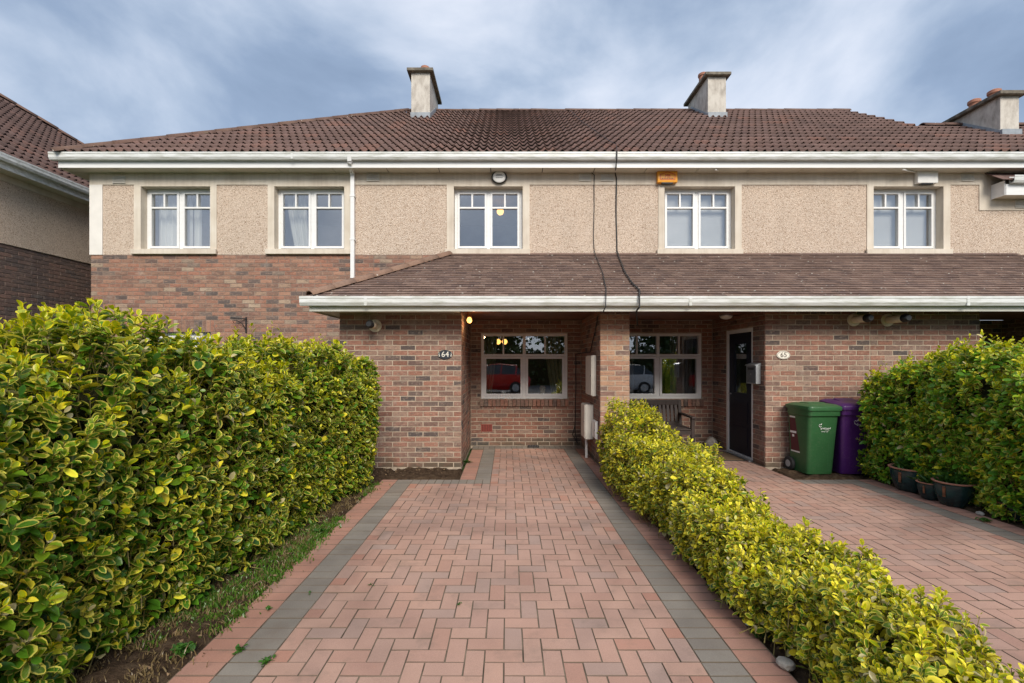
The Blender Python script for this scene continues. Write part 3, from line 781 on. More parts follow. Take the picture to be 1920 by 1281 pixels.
def text_mesh(s, size, mat, name, parent, M4, font_extrude=0.001):
    cu = bpy.data.curves.new('txt', 'FONT'); cu.body = s; cu.size = size; cu.extrude = font_extrude; cu.align_x = 'CENTER'; cu.align_y = 'CENTER'; cu.resolution_u = 3
    tmp = bpy.data.objects.new('txt', cu); C.objects.link(tmp)
    dg = bpy.context.evaluated_depsgraph_get(); me = bpy.data.meshes.new_from_object(tmp.evaluated_get(dg))
    bpy.data.objects.remove(tmp); me.materials.clear(); me.materials.append(mat)
    o = bpy.data.objects.new(name, me); C.objects.link(o); attach(o, parent); o.matrix_basis = M4; return o
FACE_CAM = lambda p: Matrix.Translation(Vector(p)) @ Matrix.Rotation(R(90), 4, 'X')       # local xy plane upright, facing -Y

# ------------------------------------------------------------------ ground, drives and beds
g = MB(); g.face((-400, -400, -0.07), (400, -400, -0.07), (400, 400, -0.07), (-400, 400, -0.07)); tag(g.build('ground', M['lawn']), kind='structure')
g = MB(); g.box(-60, 60, -14.0, -5.4, -0.068, -0.060); tag(g.build('road', M['asphalt']), kind='structure')
g = MB(); g.box(-60, 60, -5.4, -3.0, -0.066, 0.0); tag(g.build('pavement', M['concrete']), kind='structure')

PAVV = slab_variants(0.2, 0.1, 0.05, 0.002, 0.0012, 6)
CELL = 0.1023
def paving(name, fields, bands, bed_rects):
    """fields: (x0,x1,y0,y1) herringbone; bands: (x0,x1,y0,y1,run,material index) rows of blocks laid side by side along run"""
    root = MB()
    for k, (a, b, c, d) in enumerate(bed_rects): root.box(a, b, c, d, -0.06, -0.0042 - 0.0007 * k)
    root = tag(root.build(name, M['joint']), kind='structure')
    it = []; up = np.array((0, 0, 1.0)); X = np.array((1.0, 0, 0)); Y = np.array((0, 1.0, 0))
    def put(cx, cy, lx, ly, mi, along):
        tilt = np.array((random.uniform(-.006, .006), random.uniform(-.006, .006), 1.0)); tilt /= np.linalg.norm(tilt)
        z = random.uniform(-0.0018, 0.0015)
        if along == 'X': u = X - tilt * (X @ tilt); u /= np.linalg.norm(u); v = np.cross(tilt, u); sx, sy = lx / 0.2, ly / 0.1
        else: u = Y - tilt * (Y @ tilt); u /= np.linalg.norm(u); v = np.cross(tilt, u); sx, sy = ly / 0.2, lx / 0.1
        it.append((random.randrange(6), mat4(u, v, tilt, (cx, cy, z), sx, sy), mi))
    J = 0.0052
    x0, y0 = fields[0][0], fields[0][2]
    cells = set()
    for (a, b, c, d) in fields:
        for i in range(int(round((a - x0) / CELL)), int(round((b - x0) / CELL))):
            for j in range(int(round((c - y0) / CELL)), int(round((d - y0) / CELL))): cells.add((i, j))
    for (i, j) in sorted(cells):
        k = (i + j) % 4
        cx, cy = x0 + (i + .5) * CELL, y0 + (j + .5) * CELL
        if k == 0:
            if (i + 1, j) in cells: put(cx + CELL / 2, cy, 2 * CELL - J, CELL - J, 0, 'X')
            else: put(cx, cy, CELL - J, CELL - J, 1, 'X')
        elif k == 1 and (i - 1, j) not in cells: put(cx, cy, CELL - J, CELL - J, 1, 'X')
        elif k == 2:
            if (i, j + 1) in cells: put(cx, cy + CELL / 2, CELL - J, 2 * CELL - J, 0, 'Y')
            else: put(cx, cy, CELL - J, CELL - J, 1, 'Y')
        elif k == 3 and (i, j - 1) not in cells: put(cx, cy, CELL - J, CELL - J, 1, 'Y')
    for (a, b, c, d, run, mi) in bands:
        if run == 'Y':
            n = max(1, int(round((d - c) / CELL))); s = (d - c) / n
            for i in range(n): put((a + b) / 2, c + (i + .5) * s, b - a - J, s - J, mi, 'X')
        else:
            n = max(1, int(round((b - a) / CELL))); s = (b - a) / n
            for i in range(n): put(a + (i + .5) * s, (c + d) / 2, s - J, d - c - J, mi, 'Y')
    return root, it
YN = -1.0
FX0, FX1 = -1.248, -1.248 + 22 * CELL
NF = int((5.86 - YN) / CELL); YF = YN + NF * CELL
x_p = FX0 + 10 * CELL                        # left edge of the porch strip of the field
NB = int((8.22 - YN) / CELL); YB = YN + NB * CELL
drive, it = paving('driveway', [(FX0, FX1, YN, YF), (x_p, FX1, YF, YB)],
    [(FX0 - .205, FX0, YN, YF + .205, 'Y', 2), (FX0 - .410, FX0 - .205, YN, YF + .205, 'Y', 1), (FX0, x_p, YF, YF + .205, 'X', 2),
     (FX1, FX1 + .205, YN, YB, 'Y', 2), (FX1 + .205, FX1 + .41, YN, YF + .31, 'Y', 1), (x_p - .205, x_p, YF + .205, YB, 'Y', 2), (x_p - .41, x_p - .205, YF + .205, 8.1, 'Y', 1), (x_p - .41, 1.36, YB, 8.49, 'X', 2),
     (FX1 + .205, 1.36, YF + .31, YB, 'Y', 1)],
    [(FX0 - .415, FX1 + .415, YN, YF + .21), (x_p - .415, 1.355, YF + .205, 8.49)])
drive['label'] = 'red herringbone block driveway with grey borders in front of number 64'
pieces(drive, 'paver', 'paving_blocks', PAVV, it, [M['paver'], M['paver_cut'], M['paver_grey']], 300, keep=lambda o, x, y: o[1] > 2.0)
QX1 = 4.41; QX0 = QX1 - 20 * CELL; NQ = int((5.9 - YN) / CELL); YQ = YN + NQ * CELL
drive2, it = paving('neighbour_driveway', [(QX0, QX1, YN, YQ), (QX0, QX0 + 14 * CELL, YQ, YN + int((8.2 - YN) / CELL) * CELL)],
    [(QX1, QX1 + .205, YN, YQ + .205, 'Y', 2), (QX1 + .205, QX1 + .41, YN, YQ + .205, 'Y', 1), (QX0 - .205, QX0, YN, 8.2, 'Y', 2), (QX0 - .41, QX0 - .205, YN, 6.1, 'Y', 1),
     (QX0 + 14 * CELL, QX1, YQ, YQ + .205, 'X', 2), (QX0 - .205, 3.79, YN + int((8.2 - YN) / CELL) * CELL, 8.49, 'X', 2)],
    [(QX0 - .415, QX1 + .415, YN, YQ + .21), (1.81, 3.795, YQ + .205, 8.49)])
drive2['label'] = 'red herringbone block driveway with grey border in front of number 65'
pieces(drive2, 'paver', 'paving_blocks', PAVV, it, [M['paver'], M['paver_cut'], M['paver_grey']], 300, keep=lambda o, x, y: x > 1370 + (y - 870) * 0.9 and y > 880)

def bed(name, x0, x1, y0, y1, zc, seed=0, n=0.05, edge=True):
    nx, ny = max(2, int((x1 - x0) / n)), max(2, int((y1 - y0) / n)); mb = MB(); rs = np.random.default_rng(seed)
    h = rs.normal(0, 0.008, (nx + 1, ny + 1)); h2 = rs.normal(0, 0.02, (nx // 4 + 2, ny // 4 + 2))
    for i in range(nx + 1):
        for j in range(ny + 1):
            z = zc + h[i, j] + h2[i // 4, j // 4] * 0.5
            if i in (0, nx) or j in (0, ny): z = -0.062 if edge else z
            mb.v.append((x0 + (x1 - x0) * i / nx, y0 + (y1 - y0) * j / ny, z))
    for i in range(nx):
        for j in range(ny): a = i * (ny + 1) + j; mb.f.append((a, a + ny + 1, a + ny + 2, a + 1))
    o = mb.build(name, M['soil'], smooth=True); tag(o, kind='structure'); return o
bed('soil_bed', -3.3, FX0 - .413, -1.0, 6.75, 0.0, 1)
bed('soil_bed', FX0 - .415, x_p - .42, YF + .215, 6.75, 0.005, 2)
bed('soil_bed', FX1 + .416, QX0 - .417, -1.0, 6.75, 0.01, 3)
bed('soil_bed', QX1 + .416, 7.2, -1.0, 6.75, 0.0, 4)
bed('soil_bed', 3.82, QX1 + .41, YQ + .215, 6.75, 0.0, 5)

# ------------------------------------------------------------------ the terrace
D, DF = 8.5, 6.756
def WX(x): return PX(x, D)
def WZ(y): return PZ(y, D)
ZR0, ZP, ZS = 3.546, 4.844, 5.06              # foot of the render, top of the panels, soffit
PB = 0.7133; PA = -0.513                      # main roof plane Z = PA + PB*Y
QB = 0.4851; QA = -0.567                      # porch roof plane
YE, YR, YR2 = 8.17, 12.66, 10.43
PARTY = [-2.2, 1.58, 5.35]

hA = thing('terraced_house', 'end house of the terrace, brick below and pebbledash above, with two upstairs windows', 'house', (-5.0, 8.6, 0))
h64 = thing('terraced_house', 'middle terraced house with the number 64 plate on its brick porch wall', 'house', (-0.3, 8.6, 0))
h65 = thing('terraced_house', 'terraced house with the number 65 plate, navy door and orange alarm box', 'house', (3.5, 8.6, 0))
h66 = thing('terraced_house', 'terraced house at the right edge, upstairs window under a white alarm box', 'house', (8.0, 8.6, 0))
HS = [(hA, -7.757, -2.2), (h64, -2.2, 1.58), (h65, 1.58, 5.35), (h66, 5.35, 12.5)]

def window(parent, x0, x1, z0, z1, yf, lower=False, sill=True, axis='X'):
    w_, hgt = x1 - x0, z1 - z0
    fr = 0.05; mid = (x0 + x1) / 2; mw = 0.055 if lower else 0.06
    tz = z1 - hgt * (0.335 if lower else 0.30); tb = 0.045 if lower else 0.03
    gb = 0.030
    sash = 0.042
    panes = []
    for (a, b) in ((x0 + fr, mid - mw / 2), (mid + mw / 2, x1 - fr)):
        if lower:
            c = (a + b) / 2
            panes += [(a, c - gb / 2, tz + tb / 2, z1 - fr), (c + gb / 2, b, tz + tb / 2, z1 - fr), (a + sash, b - sash, z0 + fr + sash, tz - tb / 2 - sash)]
        else:
            a2, b2 = a + sash, b - sash; c = (a2 + b2) / 2
            panes += [(a2, c - gb / 2, tz + tb / 2, z1 - fr - sash), (c + gb / 2, b2, tz + tb / 2, z1 - fr - sash), (a2, b2, z0 + fr + sash, tz - tb / 2)]
    opens = [(x0 + fr, mid - mw / 2, z0 + fr, z1 - fr), (mid + mw / 2, x1 - fr, z0 + fr, z1 - fr)]
    if lower:
        opens = [(a, b, c, tz - tb / 2) for a, b, c, d in opens] + [p for p in panes if p[3] > tz + 0.02]
    mb = MB(); holes_wall(mb, x0, x1, z0, z1, opens, yf, yf + 0.07)
    wo_ = mb.build('window', M['upvc'], parent)
    for s_i, (a, b, c, d) in enumerate(opens[:2]):
        ps = [p for p in panes if p[0] >= a - 1e-6 and p[1] <= b + 1e-6 and p[2] >= c - 1e-6 and p[3] <= d + 1e-6]
        sb = MB(); holes_wall(sb, a + .003, b - .003, c + .003, d - .003, ps, yf - 0.014, yf + 0.045)
        sb.build('sash', M['upvc'], wo_)
    for (a, b, c, d) in panes:
        MB().box(a + .0005, b - .0005, yf + 0.02, yf + 0.026, c + .0005, d - .0005).build('pane', M['glass'], wo_)
    return wo_

def room(parent, x0, x1, z0, z1, y0, y1, mat):
    mb = MB()
    mb.face((x0, y1, z0), (x1, y1, z0), (x1, y1, z1), (x0, y1, z1)); mb.face((x0, y0, z0), (x0, y1, z0), (x0, y1, z1), (x0, y0, z1)); mb.face((x1, y0, z0), (x1, y1, z0), (x1, y1, z1), (x1, y0, z1))
    mb.face((x0, y0, z0), (x1, y0, z0), (x1, y1, z0), (x0, y1, z0)); mb.face((x0, y0, z1), (x1, y0, z1), (x1, y1, z1), (x0, y1, z1))
    return mb.build('room_interior', mat, parent)

# upstairs: surrounds, panels, bands, sills
WINS = [(hA, 252, 407, 265, 395), (hA, 502.6, 658, 515, 646), (h64, 838, 993, 851, 980), (h65, 1234, 1390, 1245.5, 1377.6), (h66, 1624.6, 1780.6, 1637, 1767.7)]
ZO0, ZO1 = 3.645, 4.814
for h, s0, s1, o0, o1 in WINS:
    a, b, c, d = WX(s0), WX(s1), WX(o0), WX(o1)
    mb = MB(); holes_wall(mb, a, b, ZR0, ZP, [(c, d, 3.56, ZO1)], D - 0.015, D + 0.2); mb.build('window_surround', M['render'], h)
    sl_ = MB().box(c + .001, d - .001, D - 0.0155, D + 0.135, 3.5605, ZO0); sl_.box(a - 0.03, b + 0.01, D - 0.06, D - 0.0156, 3.552, ZO0 - 0.001)
    wo_ = window(h, c + 0.002, d - 0.002, ZO0 + 0.001, ZO1 - 0.001, D + 0.138)
    sl_.build('sill', M['render'], wo_, bevel=0.006)
    room(h, max(c - 0.7, -7.6), d + 0.7, 2.9, 5.0, D + 0.201, 11.6, M['room'])
edges = {hA: (-7.757, -2.2), h64: (-2.2, 1.58), h65: (1.58, 5.35), h66: (5.35, 12.5)}
for h, (x0, x1) in edges.items():
    MB().box(x0, x1, D - 0.015, D + 0.2, ZP, ZS + 0.03).build('render_band', M['render'], h)
    cuts = sorted([(WX(s0), WX(s1)) for hh, s0, s1, _, _ in WINS if hh == h]); p = x0
    if h == hA:
        p = WX(193); MB().box(x0, p, D - 0.015, D + 0.2, ZR0, ZP).build('render_quoin', M['quoin'], h)
    for a, b in cuts + [(x1, x1)]:
        if h == h66 and a == x1:
            q = WX(1835); MB().box(p, q, D, D + 0.2, ZR0, ZP).build('roughcast_panel', M['roughcast'], h)
            MB().box(q, x1, D, D + 0.2, ZR0, WZ(395)).build('roughcast_panel', M['roughcast'], h)
            MB().box(q, x1, D - 0.015, D + 0.2, WZ(395), ZP).build('render_band', M['render'], h)
        elif a - p > 0.01: MB().box(p, a, D, D + 0.2, ZR0 + 0.002, ZP).build('roughcast_panel', M['roughcast'], h)
        p = b
    # eaves
    gx0, gx1 = (-8.18 if h == hA else x0), x1
    fx0 = -8.09 if h == hA else x0
    MB().box(fx0, x1, 8.236, 8.25, ZS - 0.006, 5.215).build('fascia', M['upvc'], h)
    prof = [(8.232, 5.295), (8.226, 5.295), (8.220, 5.165), (8.150, 5.165), (8.128, 5.20), (8.128, 5.262), (8.120, 5.268), (8.120, 5.297), (8.110, 5.297), (8.110, 5.262), (8.117, 5.255), (8.117, 5.196), (8.143, 5.150), (8.232, 5.150)]
    prof = [(8.232 - (8.232 - y) * .78, 5.297 - (5.297 - z) * .86) for y, z in prof]
    gt = MB().extrude_x(prof, gx0, gx1).build('gutter', M['gutter'], h, bevel=0.0)
    x = fx0 + 0.35
    jb = MB()
    while x < gx1 - 0.3:
        x += 3.9
        if x < gx1 - 0.2: MB().box(x - 0.02, x + 0.02, 8.1345, 8.2325, 5.168, 5.2978).build('gutter_bracket', M['gutter'], gt)
    # soffit boards
    x = fx0
    n = max(1, int(round((x1 - fx0) / 1.03))); st = (x1 - fx0) / n
    for i in range(n): MB().box(fx0 + i * st + 0.007, fx0 + (i + 1) * st - 0.007, 8.2505, 8.4845, ZS, ZS + 0.012).build('soffit_board', M['soffit'], h)
    MB().box(fx0, x1, 8.251, 8.484, ZS + 0.013, ZS + 0.03).build('soffit_backing', M['dark'], h)
# left flank, back and party walls close the houses
MB().box(-7.757, -7.5, 8.7, 16.9, 0.0, ZS).build('side_wall', M['render'], hA)
MB().box(-8.09, -7.76, 8.49, 17.1, ZS, ZS + 0.012).build('side_soffit', M['soffit'], hA)
MB().box(-8.104, -8.09, 8.25, 17.1, ZS - .006, 5.215).build('side_fascia', M['upvc'], hA)
for h, (x0, x1) in edges.items(): MB().box(x0, x1, 16.9, 17.1, 0, 5.2).build('rear_wall', M['render'], h)

# main roof
cp, sp = math.cos(math.atan(PB)), math.sin(math.atan(PB))
def main_tiles(x_lo, x_hi):
    it = []; u = np.array((1., 0, 0)); v = np.array((0, cp, sp)); n = np.array((0, -sp, cp))
    i0, i1 = int(round((x_lo + 8.10) / 0.3)), int(round((x_hi + 8.10) / 0.3))
    for i in range(i0, i1):
        xc = -8.10 + 0.3 * (i + 0.5); top = 16 if xc < 9.42 else 8
        for k in range(top):
            s = k * 0.345; y = YE + s * cp; z = PA + PB * YE + s * sp - 0.035
            it.append((random.randrange(4), mat4(u, v, n + np.array((random.uniform(-.004, .004), random.uniform(-.004, .004), 0)), (xc, y, z))))
    return it
HIP0, HIP1 = Vector((-8.12, 8.12, 0)), Vector((-2.75, YR, 0))
hn = Vector((HIP1 - HIP0)); hn = Vector((hn.y, -hn.x, 0)).normalized()
clipA = (lambda o: (Vector((o[0], o[1] + 0.15, 0)) - HIP0).dot(hn), 0.30, (HIP0, hn))
for h, x0, x1 in HS:
    pieces(h, 'roof_tile', 'roof_tiling', PANV, main_tiles(-8.1 if h == hA else x0, x1), M['pantile'], 300, clip=clipA if h in (hA, h64) else None, smooth=True,
           keep=lambda o, x, y: True)
    xa = x0; base = MB(); zf = lambda y: PA + PB * y - 0.055
    zr = zf(YR)
    def slope(xa, xb, yt, mb):
        mb.face((xa, 8.2, zf(8.2)), (xb, 8.2, zf(8.2)), (xb, yt, zf(yt)), (xa, yt, zf(yt)))
        mb.face((xb, 2 * yt - 8.2, zf(8.2)), (xa, 2 * yt - 8.2, zf(8.2)), (xa, yt, zf(yt)), (xb, yt, zf(yt)))
    if h == hA:
        base.face((-8.1, 8.2, zf(8.2)), (-2.2, 8.2, zf(8.2)), (-2.2, YR, zr), (-2.75, YR, zr))
        base.face((-8.1, 8.2, zf(8.2)), (-2.75, YR, zr), (-8.1, 17.1, zf(8.2)))
        base.face((-2.2, 17.1, zf(8.2)), (-8.1, 17.1, zf(8.2)), (-2.75, YR, zr), (-2.2, YR, zr))
    elif h == h66:
        slope(5.35, 9.40, YR, base); slope(9.40, 12.5, YR2, base)
        base.face((9.40, 8.2, zf(8.2)), (9.40, 17.1, zf(8.2)), (9.40, YR, zr))
    else: slope(x0, x1, YR, base)
    base.build('roof_deck', M['underlay'] if h != hA else M['pantile'], h)
    a = max(x0, -2.78); b = min(x1, 9.42)
    ridge_run(h, (a, YR, PA + PB * YR - 0.03), (b, YR, PA + PB * YR - 0.03), M['ridge_tile'], lift=-0.045)
    if h == hA: ridge_run(h, (-8.08, 8.15, PA + PB * 8.15 - 0.02), (-2.75, YR, PA + PB * YR - 0.03), M['ridge_tile'], 'hip_tile', lift=-0.02)
    if h == h66: ridge_run(h, (9.42, YR2, PA + PB * YR2 - 0.03), (12.5, YR2, PA + PB * YR2 - 0.03), M['ridge_tile'], lift=0.0)

def chimney(h, x0, x1, y0, y1, ztop, pots):
    cx = (x0 + x1) / 2
    zb = PA + PB * y0 - 0.6
    ch = MB().box(x0, x1, y0, y1, zb, ztop).build('chimney', M['chimney'], h, bevel=0.008)
    ov = 0.095
    MB().box(x0 - ov, x1 + ov, y0 - ov, y1 + ov, ztop + .001, ztop + 0.075).build('chimney_cap', M['cap'], ch, bevel=0.012)
    z0 = PA + PB * y0; e_ = 0.012
    fl = MB().box(x0 - e_, x1 + e_, y0 - 0.05, y0 - .001, z0 - 0.06, z0 + 0.10)
    for xa, xb in ((x0 - e_, x0 - .001), (x1 + .001, x1 + e_)):
        ym = min(y1, YR if cx < 9 else YR2); zm = PA + PB * ym
        fl.hull8([(xa, y0 - .001, z0 - .08), (xb, y0 - .001, z0 - .08), (xb, ym, zm - .08), (xa, ym, zm - .08), (xa, y0 - .001, z0 + .10), (xb, y0 - .001, z0 + .10), (xb, ym, zm + .10), (xa, ym, zm + .10)])
    fl.build('flashing', M['lead'], ch)
    for (px_, py_, r, hh) in pots:
        MB().lathe([(r * 1.05, 0), (r, 0.02), (r * .92, hh * .55), (r * .95, hh - .09), (r * 1.15, hh - .07), (r * 1.15, hh - .015), (r * .95, hh), (r * .55, hh + .02), (r * .5, hh - .1)], (px_, py_, ztop + 0.075), 16).build('chimney_pot', M['terracotta'], ch, smooth=True)
chimney(hA, -2.445, -1.972, 11.59, 12.95, 8.885, [(-2.2, 12.2, 0.105, 0.45)])
chimney(h65, 5.083, 5.543, 11.62, 12.9, 8.80, [(5.20, 12.2, 0.105, 0.36)])
chimney(h66, 10.27, 10.66, 9.54, 10.75, 7.10, [(10.47, 9.85, 0.10, 0.22), (10.45, 10.25, 0.10, 0.24)])

# small projecting roof at the right edge
MB().box(8.975, 12.5, 8.238, 8.252, 4.565, 4.76).build('bay_fascia', M['upvc'], h66)
MB().box(8.962, 8.975, 8.252, 8.484, 4.565, 4.83).build('bay_bargeboard', M['upvc'], h66)
MB().box(8.976, 12.5, 8.2525, 8.484, 4.575, 4.585).build('bay_soffit', M['soffit'], h66)
MB().extrude_x([(y, z - 0.41) for y, z in prof], 9.02, 12.5).build('bay_gutter', M['gutter'], h66)
it = []
for i in range(24):
    for k in range(2):
        v = np.array((0, .8, .6)); n_ = np.array((0, -.6, .8)); it.append((random.randrange(6), mat4((1, 0, 0), v, n_, (8.92 + .165 * i, 8.27 + .11 * k, 4.90 + .08 * k))))
pieces(h66, 'bay_tile', 'bay_tiling', PLAINV, it, M['pantile'], 300)

# louvre vents
def vent(h, x0, x1, y0, y1):
    a, b, c, d = WX(x0), WX(x1), WZ(y1), WZ(y0)
    v = MB().box(a, b, D - 0.024, D - 0.0155, c, d); v = v.build('vent', M['vent'], h)
    n = 5; st = (d - c) / n
    for i in range(n):
        z = c + i * st
        MB().hull8([(a + .01, D - .036, z + .004), (b - .01, D - .036, z + .004), (b - .01, D - .0245, z + .018), (a + .01, D - .0245, z + .018), (a + .01, D - .034, z + .009), (b - .01, D - .034, z + .009), (b - .01, D - .0245, z + .024), (a + .01, D - .0245, z + .024)]).build('louvre', M['vent'], v)
for h, a, b, c, d in ((hA, 213, 237, 331, 345), (hA, 688, 712, 326, 341), (h64, 1085, 1108, 327, 341), (h65, 1126, 1150, 327, 341), (h66, 1800, 1824, 327, 341), (h66, 1901, 1930, 376, 391)): vent(h, a, b, c, d)

# ---- ground floor brickwork
def core_box(h, x0, x1, y0, y1, z1, mat): return MB().box(x0, x1, y0, y1, -0.05, z1).build('wall_core', mat, h)
NEG_Y, POS_X, NEG_X = (0, -1, 0), (1, 0, 0), (-1, 0, 0)
# end house
gw = [(-6.82, -5.52, 0.95, 2.11)]
mb = MB(); holes_wall(mb, -7.74, -2.488, -0.05, ZR0 - .001, gw, D + 0.0045, D + 0.2); mb.build('wall_core', M['mortar_dark'], hA)
it = bricks_on((-7.747, D, 0), (1, 0, 0), 7.747 - 2.488, 0, ZR0 - 0.004, NEG_Y, [(a + 7.747, b + 7.747, c, d) for a, b, c, d in gw], 0, [(a + 7.747 - .07, b + 7.747 + .07, 2.112, 2.335) for a, b, c, d in gw])
pieces(hA, 'brick', 'brickwork', BRICKV, it, M['brick_upper'], 300, keep=lambda o, x, y: o[2] > 1.95 + max(0, (500 - x)) * 0.0006 and not (o[0] > -3.6 and o[2] < 2.55 + (o[0] + 2.7) * 0 and x > 585 and y > 545))
for a, b, c, d in gw:
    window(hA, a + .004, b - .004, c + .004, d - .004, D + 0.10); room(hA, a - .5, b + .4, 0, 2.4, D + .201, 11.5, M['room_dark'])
    MB().box(a - .05, b + .05, D - .05, D + .095, c - .07, c).build('sill', M['render'], hA)
# number 64
PZ1 = 2.33
core_box(h64, -2.48, -0.6895, DF + .0045, D + .2, PZ1, M['mortar'])
it = bricks_on((-2.488, DF, 0), (1, 0, 0), 1.803, 0, PZ1, NEG_Y, phase=1)
it += bricks_on((-0.685, DF + .004, 0), (0, 1, 0), D - DF - .004, 0, PZ1, POS_X, phase=0)
it += bricks_on((-2.488, D - .004, 0), (0, -1, 0), D - DF - .008, 0, PZ1, NEG_X, phase=0)
W64 = (-0.495, 1.11, 0.871, 2.09)
mb = MB(); holes_wall(mb, -0.6895, 1.37, -0.05, PZ1, [W64], D + .0045, D + .2); mb.build('wall_core', M['mortar'], h64)
air = (-0.495, -0.287, 0.265, 0.398)
it += bricks_on((-0.685, D, 0), (1, 0, 0), 2.047, 0, PZ1, NEG_Y, [(a + .685, b + .685, c, d) for a, b, c, d in (W64, air, (-0.515, 1.13, 0.73, 0.871))], 1)
it += bricks_on((-0.515, D - .045, 0), (1, 0, 0), 1.645, 0.73, 0.731, NEG_Y, soldiers=[(0, 1.645, 0.732, 0.869)])
core_box(h64, 1.37, 1.795, DF + .0045, D + .0045, PZ1, M['mortar'])
it += bricks_on((1.362, D, 0), (0, -1, 0), D - DF - .004, 0, PZ1, NEG_X, phase=1)
it += bricks_on((1.803, DF + .004, 0), (0, 1, 0), D - DF - .004, 0, PZ1, POS_X, phase=1)
it += [(a, b, 1) for a, b, c in bricks_on((1.362, DF, 0), (1, 0, 0), 0.441, 0, PZ1, NEG_Y, phase=0)]
pieces(h64, 'brick', 'brickwork', BRICKV, it, [M['brick'], M['brick_buff']], 300, keep=lambda o, x, y: not (x < 735 and y > 635) and not (x > 1130 and y > 760 + 0 * x))
mb = MB().box(-2.487, -0.8, D + .0045, D + .2, PZ1 + .02, ZR0 - .001); mb.build('wall_core', M['mortar_dark'], h64)
pieces(h64, 'brick', 'upper_brickwork', BRICKV, bricks_on((-2.487, D, 2.41), (1, 0, 0), 1.68, 2.415, ZR0 - .004, NEG_Y, phase=0), M['brick_upper'], 60, keep=lambda o, x, y: o[0] < -1.1 and y < 545 - (x - 582) * .27)
ab = MB().box(air[0], air[1], D - .004, D + .02, air[2], air[3]).build('airbrick', M['airbrick'], h64)
for i in range(6):
    for j in range(3): MB().box(air[0] + .02 + i * .031, air[0] + .033 + i * .031, D - .0055, D - .0042, air[2] + .018 + j * .037, air[2] + .04 + j * .037).build('hole', M['dark'], ab)
window(h64, W64[0] + .003, W64[1] - .003, W64[2] + .003, W64[3] - .003, D + 0.02, True)
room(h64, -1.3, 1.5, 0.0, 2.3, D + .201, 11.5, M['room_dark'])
MB().box(-0.55, 1.18, D + .095, D + .34, 0.82, 0.869).build('window_board', M['white'], h64)
# number 65
W65 = (1.99, 3.606, 0.871, 2.09)
mb = MB(); holes_wall(mb, 1.795, 3.81, -0.05, PZ1, [W65], D + .0045, D + .2); mb.build('wall_core', M['mortar'], h65)
it = bricks_on((1.803, D, 0), (1, 0, 0), 1.997, 0, PZ1, NEG_Y, [(a - 1.803, b - 1.803, c, d) for a, b, c, d in (W65, (1.97, 3.63, 0.73, 0.871))], 0)
it += bricks_on((1.97, D - .045, 0), (1, 0, 0), 1.66, 0.73, 0.731, NEG_Y, soldiers=[(0, 1.66, 0.732, 0.869)])
DY0, DY1, DZ = 7.10, 7.97, 2.095
it += bricks_on((3.80, D, 0), (0, -1, 0), D - DF - .004, 0, PZ1, NEG_X, [(D - DY1, D - DY0, 0, DZ)], 1)
it += bricks_on((3.80, DF, 0), (1, 0, 0), 5.35 - 3.80, 0, PZ1, NEG_Y, phase=0)
mb = MB(); holes_wall(mb, DF + .0045, D + .2, -0.05, PZ1, [(DY0, DY1, -0.05, DZ)], 3.807, 4.0, axis='Y'); mb.build('wall_core', M['mortar'], h65)
core_box(h65, 4.001, 5.35, DF + .0045, DF + 0.2, PZ1, M['mortar'])
pieces(h65, 'brick', 'brickwork', BRICKV, it, M['brick'], 300, keep=lambda o, x, y: not (x > 1590 and y > 650) and not (x < 1300 and y > 755) and not (1480 < x < 1640 and y > 760))
window(h65, W65[0] + .003, W65[1] - .003, W65[2] + .003, W65[3] - .003, D + 0.02, True)
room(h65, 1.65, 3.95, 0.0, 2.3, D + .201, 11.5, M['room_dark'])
# the front door of 65 stands in the side wall of the porch and faces left
fr = MB(); holes_wall(fr, DY0, DY1, 0.0, DZ, [(DY0 + .06, DY1 - .06, 0.05, DZ - .06)], 3.812, 3.90, axis='Y'); dfr = fr.build('door_frame', M['upvc'], h65)
dr = MB(); holes_wall(dr, DY0 + .061, DY1 - .061, 0.051, DZ - .061, [(DY0 + .24, DY1 - .24, 1.05, 1.85)], 3.83, 3.87, axis='Y'); dr = dr.build('door', M['door'], h65)
MB().box(3.845, 3.852, DY0 + .241, DY1 - .241, 1.051, 1.849).build('door_glass', M['glass'], dr)
for c, d in ((0.16, 0.50), (0.56, 0.92)): MB().box(3.822, 3.829, DY0 + .2, DY1 - .2, c, d).build('door_panel', M['door'], dr, bevel=0.003)
MB().tube([(3.83, 7.85, 1.02), (3.79, 7.85, 1.02), (3.79, 7.76, 1.02)], 0.009).build('handle', M['metal'], dr, smooth=True)
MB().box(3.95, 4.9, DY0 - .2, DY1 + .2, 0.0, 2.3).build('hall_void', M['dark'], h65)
MB().box(3.74, 3.811, DY0, DY1, 0.0, 0.028).build('threshold', M['metal'], dfr)
# number 66
core_box(h66, 5.35, 6.968, DF + .0045, D + .2, PZ1, M['mortar'])
it = bricks_on((5.35, DF, 0), (1, 0, 0), 6.976 - 5.35, 0, PZ1, NEG_Y, phase=1)
it += bricks_on((6.976, DF + .004, 0), (0, 1, 0), D - DF - .004, 0, PZ1, POS_X)
W66 = (7.2, 8.80, 0.871, 2.09)
mb = MB(); holes_wall(mb, 6.968, 9.18, -0.05, PZ1, [W66], D + .0045, D + .2); mb.build('wall_core', M['mortar'], h66)
it += bricks_on((6.976, D, 0), (1, 0, 0), 2.194, 0, PZ1, NEG_Y, [(a - 6.976, b - 6.976, c, d) for a, b, c, d in (W66,)])
window(h66, W66[0] + .003, W66[1] - .003, W66[2] + .003, W66[3] - .003, D + 0.02, True); room(h66, 7.0, 9.1, 0.0, 2.3, D + .201, 11.5, M['room_dark'])
core_box(h66, 9.178, 12.4, DF + .0045, D + .2, PZ1, M['mortar'])
